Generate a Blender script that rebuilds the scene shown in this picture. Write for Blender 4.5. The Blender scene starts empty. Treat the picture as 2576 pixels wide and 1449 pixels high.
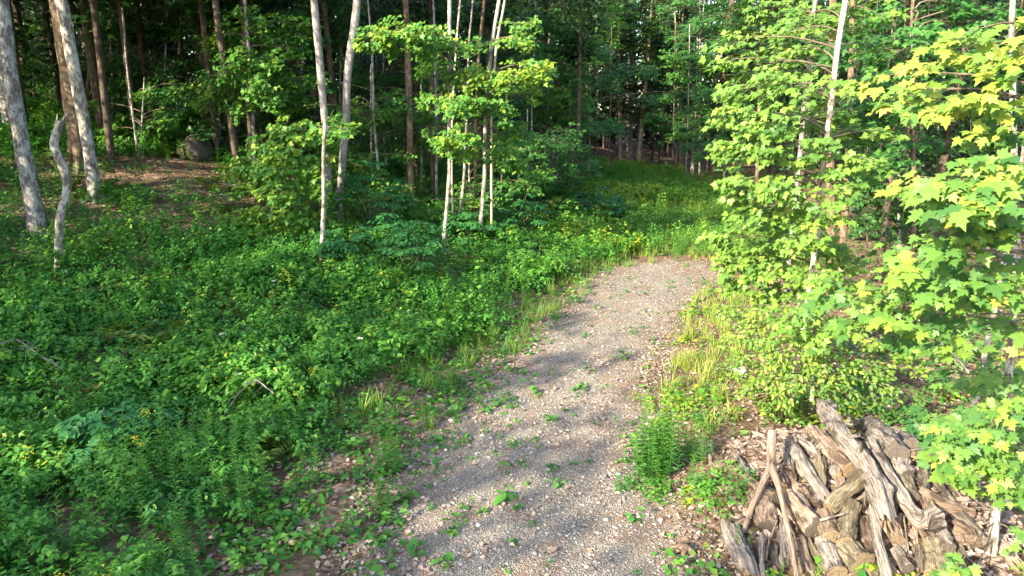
import bpy, math
import numpy as np
# ------------------------------------------------------------------ camera, world, sun, exposure
S = bpy.context.scene
COL = S.collection
CAMZ, TH, F = 4.5, math.radians(14.0), 1717.0
cd = bpy.data.cameras.new('camera'); cam = bpy.data.objects.new('camera', cd); COL.objects.link(cam)
cam.location = (0, 0, CAMZ); cam.rotation_euler = (math.radians(90) - TH, 0, 0)
cd.lens = 24.0; cd.sensor_width = 36.0; cd.clip_start = 0.1; cd.clip_end = 2000
S.camera = cam
SUN_EL = math.radians(27.0)
SUN_AZ = math.atan2(-0.69, -0.72)            # direction TOWARDS the sun in the xy plane (behind left of the camera)
sd = np.array([math.cos(SUN_EL) * math.cos(SUN_AZ), math.cos(SUN_EL) * math.sin(SUN_AZ), math.sin(SUN_EL)])
W = bpy.data.worlds.new('World'); S.world = W; W.use_nodes = True
nt = W.node_tree; bg = nt.nodes['Background']; sky = nt.nodes.new('ShaderNodeTexSky')
sky.sky_type = 'NISHITA'; sky.sun_disc = False; sky.sun_elevation = SUN_EL
sky.sun_rotation = math.atan2(sd[0], sd[1]); sky.dust_density = 1.5
wb = nt.nodes.new('ShaderNodeMix'); wb.data_type = 'RGBA'; wb.blend_type = 'MULTIPLY'; wb.inputs[0].default_value = 1.0; wb.inputs[7].default_value = (1.06, 1.0, .92, 1)
nt.links.new(sky.outputs[0], wb.inputs[6]); nt.links.new(wb.outputs[2], bg.inputs[0])   # camera white balance leans warm
bg.inputs[1].default_value = 0.15
ld = bpy.data.lights.new('sun', 'SUN'); ld.energy = 3.9; ld.angle = math.radians(0.5); ld.color = (1.0, 0.86, 0.62)
sun = bpy.data.objects.new('sun', ld); COL.objects.link(sun)
from mathutils import Vector
sun.rotation_euler = Vector(sd).to_track_quat('Z', 'Y').to_euler(); sun.location = (-20, -20, 25)
S.view_settings.view_transform = 'Standard'; S.view_settings.look = 'None'
S.view_settings.exposure = 2.3; S.view_settings.gamma = 1.0
S.render.engine = 'CYCLES'
S.cycles.max_bounces = 6; S.cycles.diffuse_bounces = 3; S.cycles.transmission_bounces = 3; S.cycles.glossy_bounces = 2

rng = np.random.default_rng(11)
R = rng.random
def U(a, b, n=None): return rng.uniform(a, b, n)

# ------------------------------------------------------------------ noise, terrain, pixel helpers
def _h(ix, iy, s):
    n = (ix.astype(np.int64) * 374761393 + iy.astype(np.int64) * 668265263 + s * 1442695041) & 0x7fffffff
    n = ((n ^ (n >> 13)) * 1274126177) & 0x7fffffff
    return ((n ^ (n >> 16)) & 0xffff) / 65535.0
def vn(x, y, s=0):
    x = np.asarray(x, float); y = np.asarray(y, float)
    ix = np.floor(x); iy = np.floor(y); fx = x - ix; fy = y - iy
    fx = fx * fx * (3 - 2 * fx); fy = fy * fy * (3 - 2 * fy)
    a = _h(ix, iy, s); b = _h(ix + 1, iy, s); c = _h(ix, iy + 1, s); d = _h(ix + 1, iy + 1, s)
    return (a * (1 - fx) + b * fx) * (1 - fy) + (c * (1 - fx) + d * fx) * fy
def fbm(x, y, s=0): return (vn(x, y, s) * .5 + vn(np.asarray(x) * 2.1, np.asarray(y) * 2.1, s + 5) * .3 + vn(np.asarray(x) * 4.3, np.asarray(y) * 4.3, s + 9) * .2)
DY = [-8, 2, 6, 8, 11.8, 15.2, 19.2, 21.6, 34, 47, 60, 100]
DL = [-1.6, -1.6, -1.56, -1.7, -.3, 1.0, 2.2, 3.4, 5.0, 8, 10, 16]
DR = [2.6, 2.6, 2.25, 1.95, 2.6, 3.9, 5.9, 6.6, 11.5, 15, 18, 24]
def xl(y): return np.interp(y, DY, DL)
def xr(y): return np.interp(y, DY, DR)
def terrain(x, y):
    x = np.asarray(x, float); y = np.asarray(y, float)
    w = np.maximum(0, xl(y) - x - 1.0)
    k = np.clip(0.055 + 0.0125 * (y - 10), 0.035, 0.2)
    z = w * k
    z = np.where(z > 6, 6 + (z - 6) * .25, z)
    z = z + 0.035 * np.maximum(0, y - 22)
    z = np.where(y > 60, z - (y - 60) * .02, z)
    inside = np.clip((w) / 2.0, 0, 1)
    z = z + (fbm(x * .35, y * .35, 3) - .5) * .5 * inside + (vn(x * .9, y * .9, 4) - .5) * .05
    # bank left of the far clearing
    z = z + 1.1 * np.exp(-((x - 0.5) / 3.0) ** 2 - ((y - 39) / 6.0) ** 2)
    # soil heaped under the log pile
    z = z + .28 * np.exp(-(((x - 5.1) / .9) ** 2 + ((y - 6.9) / 1.0) ** 2))
    z = z + 0.60 * np.exp(-(((x - 3.95) / 1.3) ** 2 + ((y - 7.25) / 1.5) ** 2) ** 1.5)
    # right hand woods drop a little
    z = z - 0.03 * np.clip(x - 8, 0, 20)
    return z
def ray(u, v):
    dv = v - 724.5
    return np.array([u - 1288.0, F * math.cos(TH) - dv * math.sin(TH), -(F * math.sin(TH) + dv * math.cos(TH))])
def at_y(u, v, Y):
    d = ray(u, v); t = Y / d[1]
    return np.array([d[0] * t, Y, CAMZ + d[2] * t])
def at_h(u, v, h=0.0):
    d = ray(u, v); ts = np.geomspace(.0015, .06, 1500)
    zz = CAMZ + d[2] * ts - terrain(d[0] * ts, d[1] * ts) - h
    i = np.argmax(zz < 0) if (zz < 0).any() else len(ts) - 1
    t = ts[i]
    return np.array([d[0] * t, d[1] * t, CAMZ + d[2] * t])
def wpx(px, Y): return px * Y / 1690.0
def project(P):
    y = P[..., 1]; z = P[..., 2] - CAMZ
    dep = y * math.cos(TH) - z * math.sin(TH)
    up = y * math.sin(TH) + z * math.cos(TH)
    return 1288 + F * P[..., 0] / dep, 724.5 - F * up / dep

# ------------------------------------------------------------------ mesh building
class Geo:
    def __init__(s): s.V = []; s.T = []; s.Q = []; s.var = []; s.bk = []; s.n = 0; s.mt = []; s.mq = []
    def add(s, V, T=None, Q=None, var=0.5, bk=None, mat=0):
        V = np.asarray(V, float).reshape(-1, 3); m = len(V); s.V.append(V)
        s.var.append(np.broadcast_to(np.asarray(var, float), (m,)).copy())
        s.bk.append(V if bk is None else np.asarray(bk, float).reshape(-1, 3))
        if T is not None and len(T): T = np.asarray(T).reshape(-1, 3) + s.n; s.T.append(T); s.mt.append(np.full(len(T), mat))
        if Q is not None and len(Q): Q = np.asarray(Q).reshape(-1, 4) + s.n; s.Q.append(Q); s.mq.append(np.full(len(Q), mat))
        s.n += m
    def build(s, name, mats, parent=None, origin=(0, 0, 0), smooth=False):
        V = np.concatenate(s.V) - np.asarray(origin, float)
        T = np.concatenate(s.T) if s.T else np.zeros((0, 3), int); Q = np.concatenate(s.Q) if s.Q else np.zeros((0, 4), int)
        me = bpy.data.meshes.new(name)
        me.vertices.add(len(V)); me.vertices.foreach_set('co', V.astype(np.float32).ravel())
        nl = T.size + Q.size; me.loops.add(nl)
        me.loops.foreach_set('vertex_index', np.concatenate([T.ravel(), Q.ravel()]).astype(np.int32))
        me.polygons.add(len(T) + len(Q))
        st = np.concatenate([np.arange(len(T)) * 3, T.size + np.arange(len(Q)) * 4]).astype(np.int32)
        me.polygons.foreach_set('loop_start', st)
        if not isinstance(mats, (list, tuple)): mats = [mats]
        for m in mats: me.materials.append(m)
        if len(mats) > 1:
            mi = np.concatenate((s.mt if s.mt else []) + (s.mq if s.mq else [])).astype(np.int32)
            me.polygons.foreach_set('material_index', mi)
        a = me.attributes.new('var', 'FLOAT', 'POINT'); a.data.foreach_set('value', np.concatenate(s.var).astype(np.float32))
        b = me.attributes.new('bk', 'FLOAT_VECTOR', 'POINT'); b.data.foreach_set('vector', np.concatenate(s.bk).astype(np.float32).ravel())
        me.update(calc_edges=True)
        if smooth: me.polygons.foreach_set('use_smooth', np.ones(len(me.polygons), bool))
        o = bpy.data.objects.new(name, me); COL.objects.link(o)
        if parent is not None: o.parent = parent
        else: o.location = tuple(origin)
        return o
def nrm(a): return a / np.maximum(1e-9, np.linalg.norm(a, axis=-1, keepdims=True))
def smooth_path(P, n):
    P = np.asarray(P, float); d = np.r_[0, np.cumsum(np.linalg.norm(np.diff(P, axis=0), axis=1))]
    t = np.linspace(0, d[-1], n); Q = np.stack([np.interp(t, d, P[:, i]) for i in range(3)], 1)
    for _ in range(2):
        Q[1:-1] = (Q[:-2] + 2 * Q[1:-1] + Q[2:]) / 4
    return Q, t
def tube(g, P, r, sides=10, n=None, rough=0.0, seed=0, cap=False, var=.5, mat=0, capmat=None, flat=1.0, ridges=0):
    """tapered tube along P with radii r; bk holds seamless bark coordinates"""
    P = np.asarray(P, float); n = n or max(len(P), 3)
    Q, t = smooth_path(P, n) if n != len(P) or len(P) > 2 else (P, np.r_[0, np.linalg.norm(P[1] - P[0])])
    n = len(Q)
    rr = np.interp(np.linspace(0, 1, n), np.linspace(0, 1, len(np.atleast_1d(r))), np.atleast_1d(r))
    tan = nrm(np.gradient(Q, axis=0)); ref = np.array([1.0, 0.02, 0.03]) if abs(tan[:, 0]).mean() < .8 else np.array([0.02, 0.03, 1.0])
    A = nrm(np.cross(tan, ref)); B = np.cross(tan, A)
    th = np.linspace(0, 2 * np.pi, sides, endpoint=False)
    c, s_ = np.cos(th), np.sin(th)
    rad = rr[:, None] * np.ones(sides)[None]
    if rough:
        k = rng.integers(0, 999)
        rad = rad * (1 + rough * (vn(c[None] * 1.6 + 7 + t[:, None] * .3 / max(rr.mean(), .02) * .25, s_[None] * 1.6 + t[:, None] / max(rr.mean(), .02) * .22, k) - .5) * 2)
        rad = rad * (1 + rough * .6 * (vn(c[None] * 5 + 30 + 0 * t[:, None], s_[None] * 5 + t[:, None] / max(rr.mean(), .02) * .12, k + 3) - .5) * 2)
    if ridges:
        k = rng.integers(0, 999); an = th[None] * 2.6 + .35 * np.sin(t[:, None] * 2.2); tl = t[:, None] * 2.2
        rg = vn(an + 11, tl, k) * .6 + vn(an * 2.3, tl * 2.5, k + 1) * .4; rg = .5 * (rg + rg[:, ::-1])
        rad = rad * (1 + ridges * (rg - .5) * 1.6)
        kn = vn(th[None] * 1.1 + 3, t[:, None] * 5.5, k + 2); rad = rad * (1 + .55 * ridges * np.clip(kn - .72, 0, 1) * 4)
    V = Q[:, None] + rad[..., None] * (c[None, :, None] * A[:, None] + flat * s_[None, :, None] * B[:, None])
    bk = np.stack([rad * c, rad * s_, t[:, None] * np.ones(sides)[None]], -1) + np.array([rng.integers(0, 50), 0, 0])
    i = np.arange(n - 1)[:, None] * sides; j = np.arange(sides)[None]; j2 = (j + 1) % sides
    Qd = np.stack([i + j, i + j2, i + sides + j2, i + sides + j], -1).reshape(-1, 4)
    g.add(V.reshape(-1, 3), Q=Qd, var=var, bk=bk.reshape(-1, 3), mat=mat)
    if cap:
        for e in ((0, -1) if cap == 2 else (-1,)):
            ring = V[e]; cen = ring.mean(0) ; m = sides
            vv = np.vstack([ring, cen[None] + (tan[e] * rr[e] * .04 * (1 if e else -1))[None]])
            k2 = np.arange(m); tri = np.stack([k2, (k2 + 1) % m, np.full(m, m)], -1)
            if e == 0: tri = tri[:, ::-1]
            bb = np.vstack([np.stack([c * rr[e], s_ * rr[e], 0 * c], -1), [[0, 0, 0]]])
            g.add(vv, T=tri, var=var, bk=bb, mat=mat if capmat is None else capmat)
    return V, Q, rr

def fan(out, c, zf):
    out = np.array(out); P = np.vstack([out, [c]]); m = len(out)
    T = np.stack([np.arange(m), (np.arange(m) + 1) % m, np.full(m, m)], -1)
    return np.c_[P, zf(P)], T
def mirror(h): return h + [(-x, y) for x, y in h[::-1] if x > 1e-6]
ZF = lambda P: -.28 * P[:, 0] ** 2 - .22 * (P[:, 1] - .15) ** 2 + .10 * np.abs(P[:, 0])
LEAF0 = fan(mirror([(0, 0), (.15, -.10), (.37, -.08), (.32, .07), (.50, .12), (.45, .23), (.62, .41), (.38, .41), (.21, .44), (.29, .64), (.14, .66), (0, 1.0)]), (0, .22), ZF)
LEAF1 = fan(mirror([(0, 0), (.36, -.10), (.30, .12), (.60, .40), (.21, .45), (.21, .66), (0, 1.0)]), (0, .22), ZF)
LEAF1[0][:, :2] *= 1.0
_o = np.array([(0, 0, 0), (.52, .34, -.06), (.16, .45, .02), (0, .95, -.12), (-.16, .45, .02), (-.52, .34, -.06)])
LEAF2 = (_o, np.array([(0, 1, 2), (0, 2, 4), (2, 3, 4), (0, 4, 5)]))
_o = np.array([(0, 0, 0), (.26, .30, .05), (.22, .62, .02), (0, 1.0, -.14), (-.22, .62, .02), (-.26, .30, .05), (0, .5, -.03)])
OVAL = (_o, np.array([(0, 1, 6), (1, 2, 6), (2, 3, 6), (3, 4, 6), (4, 5, 6), (5, 0, 6)]))
_o = np.array([(0, 0, 0), (.07, .35, .03), (0, 1.0, -.22), (-.07, .35, .03)])
BLADE = (_o, np.array([(0, 1, 2), (0, 2, 3)]))
PLEAF = (np.array([(0, 0, 0), (.23, .22, .04), (.27, .48, .04), (0, 1.0, -.12), (-.27, .48, .04), (-.23, .22, .04), (0, .5, -.02)]), np.array([(0, 1, 6), (1, 2, 6), (2, 3, 6), (3, 4, 6), (4, 5, 6), (5, 0, 6)]))
GBL = (np.array([(-.014, 0, 0), (.014, 0, 0), (.011, .55, -.03), (-.011, .55, -.03), (0, 1.0, -.22)]), np.array([(0, 1, 2), (0, 2, 3), (3, 2, 4)]))
_o = np.array([(0, 0, 0), (.34, .40, .05), (0, 1.0, -.1), (-.34, .40, .05)])
RHOMB = (_o, np.array([(0, 1, 2), (0, 2, 3)]))
def leaves(g, tmpl, P, N, D, s, var, mat=0):
    TV, TT = tmpl; P = np.asarray(P, float); n = len(P)
    if n == 0: return
    N = nrm(N); D = nrm(D - (D * N).sum(-1, keepdims=True) * N); X = np.cross(D, N)
    s = np.broadcast_to(s, (n,))
    V = P[:, None] + s[:, None, None] * (TV[None, :, 0, None] * X[:, None] + TV[None, :, 1, None] * D[:, None] + TV[None, :, 2, None] * N[:, None])
    k = len(TV); Tt = (TT[None] + (np.arange(n) * k)[:, None, None]).reshape(-1, 3)
    g.add(V.reshape(-1, 3), T=Tt, var=np.repeat(np.broadcast_to(var, (n,)), k), mat=mat)
def rv(n, s=1.0): return rng.normal(0, s, (n, 3))
UP = np.array([0, 0, 1.0])

def spray(g, gb, c, ax, L, Wd, n, size, tmpl, var=.5, thick=.12, root=None, droop=.16, per=8, tilt=.38):
    """one flat layered maple spray: shoots spread over a leaf-shaped plane, leaves whorled round each shoot tip"""
    ax = nrm(np.asarray(ax, float)); side = nrm(np.cross(UP, ax)); m = max(3, int(n / per))
    t = np.sqrt(R(m)) * .98; off = U(-1, 1, m) * (np.sin(np.pi * np.clip(t, 0, 1) ** .8) * .85 + .15)
    off *= .65 + .5 * vn(t * 4 + c[0] * 3, off * 3 + c[1] * 3, 17)
    tips = c + ax * ((t - .5) * L)[:, None] + side * (off * Wd * .5)[:, None]
    tips[:, 2] += -droop * L * (t ** 2 - .3) - .12 * Wd * np.abs(off) ** 1.5 + rng.normal(0, thick, m) * (.5 + .5 * Wd)
    start = c - ax * L * .5 + np.array([0, 0, droop * L * .3])
    if gb is not None:
        if root is not None: tube(gb, [root, (root + start) / 2 + [0, 0, .05 * L], start, c + [0, 0, droop * L * .05]], [max(.008, .014 * L), .004 + .005 * L], 5, 7)
        for q in range(0, m, 2):
            a = c + ax * ((t[q] * .6 - .5) * L) + [0, 0, -droop * L * (t[q] ** 2 * .36 - .3)]
            tube(gb, [a, (a + tips[q]) / 2 + [0, 0, .03], tips[q]], [.005, .002], 3, 3)
    k = per; ph = U(0, 6.28, m)
    tn = np.repeat(tips, k, 0); M = m * k
    an = np.repeat(ph, k) + np.tile(np.arange(k) * 2.4, m) + rng.normal(0, .4, M)
    rad = U(.15, 1.05, M) * size * 1.25
    outd = np.stack([np.cos(an), np.sin(an), np.zeros(M)], -1)
    od = nrm(ax[None] * .7 + side[None] * np.repeat(off, k)[:, None] * .8)
    D = nrm(outd + od * .8 + rv(M, .25)); D[:, 2] -= U(.1, .7, M)
    P = tn + outd * rad[:, None] + rv(M, size * .25); P[:, 2] -= rad * .25
    N = UP[None] * .62 + sd[None] * .62 + od * tilt * .6 + rv(M, .34)     # leaves turn towards the light
    vv = np.clip(var + rng.normal(0, .12, M) + np.repeat(rng.normal(0, .12, m), k) + (R(M) > .985) * .35, 0, 1)
    leaves(g, tmpl, P, N, D, size * np.clip(rng.normal(.92, .22, M), .45, 1.35), vv)

# ------------------------------------------------------------------ materials
def newmat(name):
    m = bpy.data.materials.new(name); m.use_nodes = True; t = m.node_tree; t.nodes.clear()
    return m, t, t.nodes.new('ShaderNodeOutputMaterial')
def ramp(t, src, stops, interp='LINEAR'):
    r = t.nodes.new('ShaderNodeValToRGB'); e = r.color_ramp.elements; r.color_ramp.interpolation = interp
    while len(e) < len(stops): e.new(.5)
    for i, (p, c) in enumerate(stops): e[i].position = p; e[i].color = (*c, 1)
    t.links.new(src, r.inputs[0]); return r.outputs[0]
def attr(t, n): a = t.nodes.new('ShaderNodeAttribute'); a.attribute_name = n; return a
def noise(t, vec, scale, detail=3, rough=.6, dist=0):
    n = t.nodes.new('ShaderNodeTexNoise'); n.inputs['Scale'].default_value = scale; n.inputs['Detail'].default_value = detail
    n.inputs['Roughness'].default_value = rough; n.inputs['Distortion'].default_value = dist
    if vec is not None: t.links.new(vec, n.inputs['Vector'])
    return n.outputs['Fac']
def mapping(t, vec, sc):
    m = t.nodes.new('ShaderNodeMapping'); m.inputs['Scale'].default_value = sc; t.links.new(vec, m.inputs['Vector']); return m.outputs[0]
def mix(t, fac, a, b, bt='MIX'):
    m = t.nodes.new('ShaderNodeMix'); m.data_type = 'RGBA'; m.blend_type = bt
    for s_, v in ((0, fac), (6, a), (7, b)):
        if isinstance(v, (int, float)): m.inputs[s_].default_value = v
        elif isinstance(v, tuple): m.inputs[s_].default_value = (*v, 1)
        else: t.links.new(v, m.inputs[s_])
    return m.outputs[2]
def math_(t, op, a, b=None, c=None):
    m = t.nodes.new('ShaderNodeMath'); m.operation = op
    for i, v in enumerate((a, b, c)):
        if v is None: continue
        if isinstance(v, (int, float)): m.inputs[i].default_value = v
        else: t.links.new(v, m.inputs[i])
    return m.outputs[0]
def bump(t, h, st, dist=.02):
    b = t.nodes.new('ShaderNodeBump'); b.inputs['Strength'].default_value = st; b.inputs['Distance'].default_value = dist
    t.links.new(h, b.inputs['Height']); return b.outputs[0]
def leafmat(name, stops, trans=.38, rough=.5, yellow=1.0, spec=.35):
    m, t, o = newmat(name)
    c = ramp(t, attr(t, 'var').outputs['Fac'], stops)
    p = t.nodes.new('ShaderNodeBsdfPrincipled'); p.inputs['Roughness'].default_value = rough; p.inputs['Specular IOR Level'].default_value = spec
    t.links.new(c, p.inputs['Base Color'])
    tr = t.nodes.new('ShaderNodeBsdfTranslucent'); t.links.new(mix(t, 1.0, c, (1.25, 1.35, .55), 'MULTIPLY'), tr.inputs[0])
    mx = t.nodes.new('ShaderNodeMixShader'); mx.inputs[0].default_value = trans
    t.links.new(p.outputs[0], mx.inputs[1]); t.links.new(tr.outputs[0], mx.inputs[2]); t.links.new(mx.outputs[0], o.inputs[0])
    return m
def barkmat(name, pale, dark, patch=.5, lichen=(.42, .45, .38), moss=None, fine=1.0, stretch=.22, rough=.9):
    m, t, o = newmat(name); bk = attr(t, 'bk').outputs['Vector']
    v = mapping(t, bk, (1, 1, stretch))
    n1 = noise(t, v, 34 * fine, 5, .68, .6); n2 = noise(t, bk, 5, 5, .7); n3 = noise(t, mapping(t, bk, (1, 1, .55)), 6, 5, .75)
    c = ramp(t, n1, [(.36, dark), (.5, tuple((a + b) / 2 for a, b in zip(pale, dark))), (.60, pale)])
    c = mix(t, ramp(t, n2, [(patch - .03, (0, 0, 0)), (patch + .05, (1, 1, 1))]), c, mix(t, .45, c, lichen))
    c = mix(t, ramp(t, n3, [(.50, (0, 0, 0)), (.55, (1, 1, 1))]), c, mix(t, .8, c, dark))
    if moss:
        sep = t.nodes.new('ShaderNodeSeparateXYZ'); t.links.new(bk, sep.inputs[0])
        mm = math_(t, 'MULTIPLY', math_(t, 'SUBTRACT', 1.0, math_(t, 'MULTIPLY', sep.outputs[2], .8)), n2)
        c = mix(t, ramp(t, mm, [(.25, (0, 0, 0)), (.45, (1, 1, 1))]), c, moss)
    p = t.nodes.new('ShaderNodeBsdfPrincipled'); p.inputs['Roughness'].default_value = rough; p.inputs['Specular IOR Level'].default_value = .2
    t.links.new(c, p.inputs['Base Color']); t.links.new(bump(t, n1, .9, .02), p.inputs['Normal']); t.links.new(p.outputs[0], o.inputs[0])
    return m
G = lambda *a: a
M = {}
M['maple_sun'] = leafmat('sun_tinted_maple_leaves', [(0, (.05, .13, .03)), (.45, (.115, .225, .036)), (.8, (.19, .29, .045)), (1, (.30, .33, .06))], .34)  # paler, yellower copy of the maple leaves: sunlight put into the colour
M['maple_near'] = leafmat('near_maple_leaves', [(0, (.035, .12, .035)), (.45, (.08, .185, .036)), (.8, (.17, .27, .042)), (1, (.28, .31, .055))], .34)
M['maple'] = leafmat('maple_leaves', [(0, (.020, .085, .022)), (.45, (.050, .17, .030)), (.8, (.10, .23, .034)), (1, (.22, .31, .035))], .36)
M['beech'] = leafmat('beech_leaves', [(0, (.03, .10, .025)), (.5, (.08, .18, .03)), (1, (.21, .28, .04))], .36)
M['woods'] = leafmat('shade_tinted_woodland_leaves', [(0, (.008, .026, .008)), (.5, (.016, .048, .010)), (.85, (.034, .080, .014)), (1, (.075, .12, .018))], .26)  # much darker than the other maple leaves: woodland shade put into the colour
M['fir'] = leafmat('fir_needles', [(0, (.020, .055, .018)), (.5, (.045, .085, .022)), (1, (.085, .12, .03))], .15)
M['cover'] = leafmat('undergrowth_leaves', [(0, (.018, .09, .026)), (.4, (.048, .19, .036)), (.7, (.10, .275, .040)), (.96, (.17, .32, .04)), (1, (.30, .36, .03))], .38)
M['elder'] = leafmat('dark_elder_leaves', [(0, (.018, .09, .028)), (.5, (.034, .15, .040)), (1, (.07, .20, .045))], .28)
M['gold'] = leafmat('goldenrod_leaves', [(0, (.03, .13, .035)), (.5, (.075, .24, .045)), (.9, (.17, .32, .045)), (1, (.26, .34, .04))], .34)
M['flower'] = leafmat('yellow_flower_heads', [(0, (.45, .36, .02)), (1, (.70, .55, .03))], .3)
M['grass'] = leafmat('grass_blades', [(0, (.05, .15, .03)), (.5, (.12, .25, .04)), (1, (.30, .35, .08))], .36)
M['white'] = leafmat('white_flower_heads', [(0, (.7, .72, .66)), (1, (.85, .85, .8))], .2)
M['fern'] = leafmat('fern_fronds', [(0, (.05, .12, .02)), (1, (.14, .20, .03))], .34)
M['litter'] = leafmat('fallen_dry_leaves', [(0, (.09, .055, .04)), (.4, (.23, .16, .125)), (.75, (.38, .295, .25)), (1, (.54, .46, .41))], .08, .8, spec=.15)
M['stem'] = barkmat('green_stems', (.12, .17, .05), (.06, .09, .03))
M['b_grey'] = barkmat('grey_maple_bark', (.30, .29, .28), (.07, .06, .055), .50, (.36, .38, .36), moss=(.05, .07, .02))
M['b_pale'] = barkmat('mottled_pale_bark', (.40, .38, .35), (.08, .065, .05), .48, (.46, .47, .45))
M['b_birch'] = barkmat('smooth_pale_bark', (.62, .54, .44), (.30, .24, .18), .52, (.60, .56, .48), fine=.6, stretch=1.2)
M['b_brown'] = barkmat('brown_bark', (.24, .175, .12), (.06, .04, .028), .56, (.30, .29, .22))
M['b_rough'] = barkmat('ridged_grey_bark', (.34, .32, .32), (.13, .115, .11), .55, (.36, .36, .35), stretch=.5)
M['b_dark'] = barkmat('dark_bark', (.13, .10, .075), (.04, .03, .025), .6, (.15, .14, .11))
M['b_twig'] = barkmat('brown_twigs', (.20, .16, .12), (.09, .07, .05), .55, (.2, .19, .15))
M['b_tan'] = barkmat('tan_fir_bark', (.36, .30, .22), (.17, .13, .09), .55, (.34, .33, .26))
M['w_grey'] = barkmat('weathered_grey_wood', (.40, .335, .28), (.09, .07, .06), .52, (.40, .38, .36), fine=1.2, stretch=.10)
M['w_tan'] = barkmat('bare_tan_wood', (.52, .39, .29), (.13, .085, .06), .54, (.58, .48, .38), fine=1.1, stretch=.12)
M['w_brown'] = barkmat('rotting_brown_wood', (.40, .27, .17), (.10, .065, .045), .5, (.40, .35, .22), fine=1.0, stretch=.16)
M['w_dark'] = barkmat('damp_dark_wood', (.26, .22, .18), (.06, .05, .04), .5, (.24, .25, .20), fine=1.0, stretch=.14)
M['w_moss'] = barkmat('mossy_log_bark', (.32, .27, .16), (.09, .07, .05), .46, (.26, .27, .12), fine=.9, stretch=.2)
def woodmat(name, pale, mid, dark):
    m, t, o = newmat(name); bk = attr(t, 'bk').outputs['Vector']
    g1 = noise(t, mapping(t, bk, (1, 1, .07)), 60, 5, .7, .4); g2 = noise(t, mapping(t, bk, (1, 1, .35)), 13, 5, .7); g3 = noise(t, mapping(t, bk, (1, 1, .5)), 6, 3, .6)
    c = ramp(t, g1, [(.36, dark), (.47, mid), (.62, pale)])
    c = mix(t, ramp(t, g2, [(.50, (0, 0, 0)), (.60, (1, 1, 1))]), c, mix(t, .72, c, tuple(x * 1.25 for x in mid)))
    c = mix(t, ramp(t, g3, [(.54, (0, 0, 0)), (.62, (1, 1, 1))]), c, mix(t, .7, c, dark))
    p = t.nodes.new('ShaderNodeBsdfPrincipled'); p.inputs['Roughness'].default_value = .92; p.inputs['Specular IOR Level'].default_value = .15
    t.links.new(c, p.inputs['Base Color']); t.links.new(bump(t, math_(t, 'ADD', g1, math_(t, 'MULTIPLY', g2, .8)), 1.0, .03), p.inputs['Normal']); t.links.new(p.outputs[0], o.inputs[0]); return m
M['w_grey'] = woodmat('weathered_grey_wood', (.37, .335, .31), (.17, .148, .135), (.026, .02, .017))
M['w_tan'] = woodmat('bare_tan_wood', (.44, .35, .285), (.22, .165, .13), (.035, .024, .018))
M['w_brown'] = woodmat('rotting_brown_wood', (.32, .245, .19), (.15, .11, .082), (.03, .022, .018))
M['w_dark'] = woodmat('damp_dark_wood', (.22, .20, .17), (.10, .085, .07), (.025, .02, .016))
M['w_moss'] = woodmat('mossy_log_bark', (.28, .245, .18), (.14, .12, .085), (.035, .03, .02))
def endmat(name, a, b):
    m, t, o = newmat(name); bk = attr(t, 'bk').outputs['Vector']
    ln = t.nodes.new('ShaderNodeVectorMath'); ln.operation = 'LENGTH'; t.links.new(bk, ln.inputs[0])
    w = noise(t, bk, 18, 4); r = math_(t, 'SINE', math_(t, 'ADD', math_(t, 'MULTIPLY', ln.outputs['Value'], 260), math_(t, 'MULTIPLY', w, 9)))
    c = mix(t, ramp(t, r, [(.0, (.35, .35, .35)), (1, (1, 1, 1))]), a, b)
    c = mix(t, ramp(t, noise(t, bk, 25, 5, .7), [(.42, (0, 0, 0)), (.62, (1, 1, 1))]), c, mix(t, .6, c, (.03, .025, .02)))
    p = t.nodes.new('ShaderNodeBsdfPrincipled'); p.inputs['Roughness'].default_value = .95; t.links.new(c, p.inputs['Base Color'])
    t.links.new(bump(t, w, .8, .01), p.inputs['Normal']); t.links.new(p.outputs[0], o.inputs[0]); return m
M['e_grey'] = endmat('dark_sawn_end', (.05, .042, .035), (.12, .10, .085))
M['e_tan'] = endmat('tan_sawn_end', (.13, .09, .055), (.26, .19, .12))
def groundmat():
    m, t, o = newmat('forest_floor'); tc = t.nodes.new('ShaderNodeTexCoord').outputs['Object']
    vo = t.nodes.new('ShaderNodeTexVoronoi'); vo.inputs['Scale'].default_value = 13; t.links.new(tc, vo.inputs['Vector'])
    sep = t.nodes.new('ShaderNodeSeparateColor'); t.links.new(vo.outputs['Color'], sep.inputs[0])
    lit = ramp(t, sep.outputs[0], [(0, (.09, .05, .032)), (.5, (.20, .125, .085)), (1, (.34, .25, .19))])
    n = noise(t, tc, 1.1, 6, .65); n2 = noise(t, tc, 30, 4, .7)
    c = mix(t, ramp(t, n, [(.42, (0, 0, 0)), (.6, (1, 1, 1))]), lit, mix(t, n2, (.05, .035, .022), (.15, .11, .07)))
    c = mix(t, ramp(t, noise(t, tc, .6, 5, .7), [(.56, (0, 0, 0)), (.66, (1, 1, 1))]), c, mix(t, .6, c, (.06, .09, .02)))
    p = t.nodes.new('ShaderNodeBsdfPrincipled'); p.inputs['Roughness'].default_value = .95; p.inputs['Specular IOR Level'].default_value = .15
    t.links.new(c, p.inputs['Base Color'])
    t.links.new(bump(t, math_(t, 'ADD', vo.outputs['Distance'], n2), .9, .03), p.inputs['Normal']); t.links.new(p.outputs[0], o.inputs[0]); return m
M['ground'] = groundmat()
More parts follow.
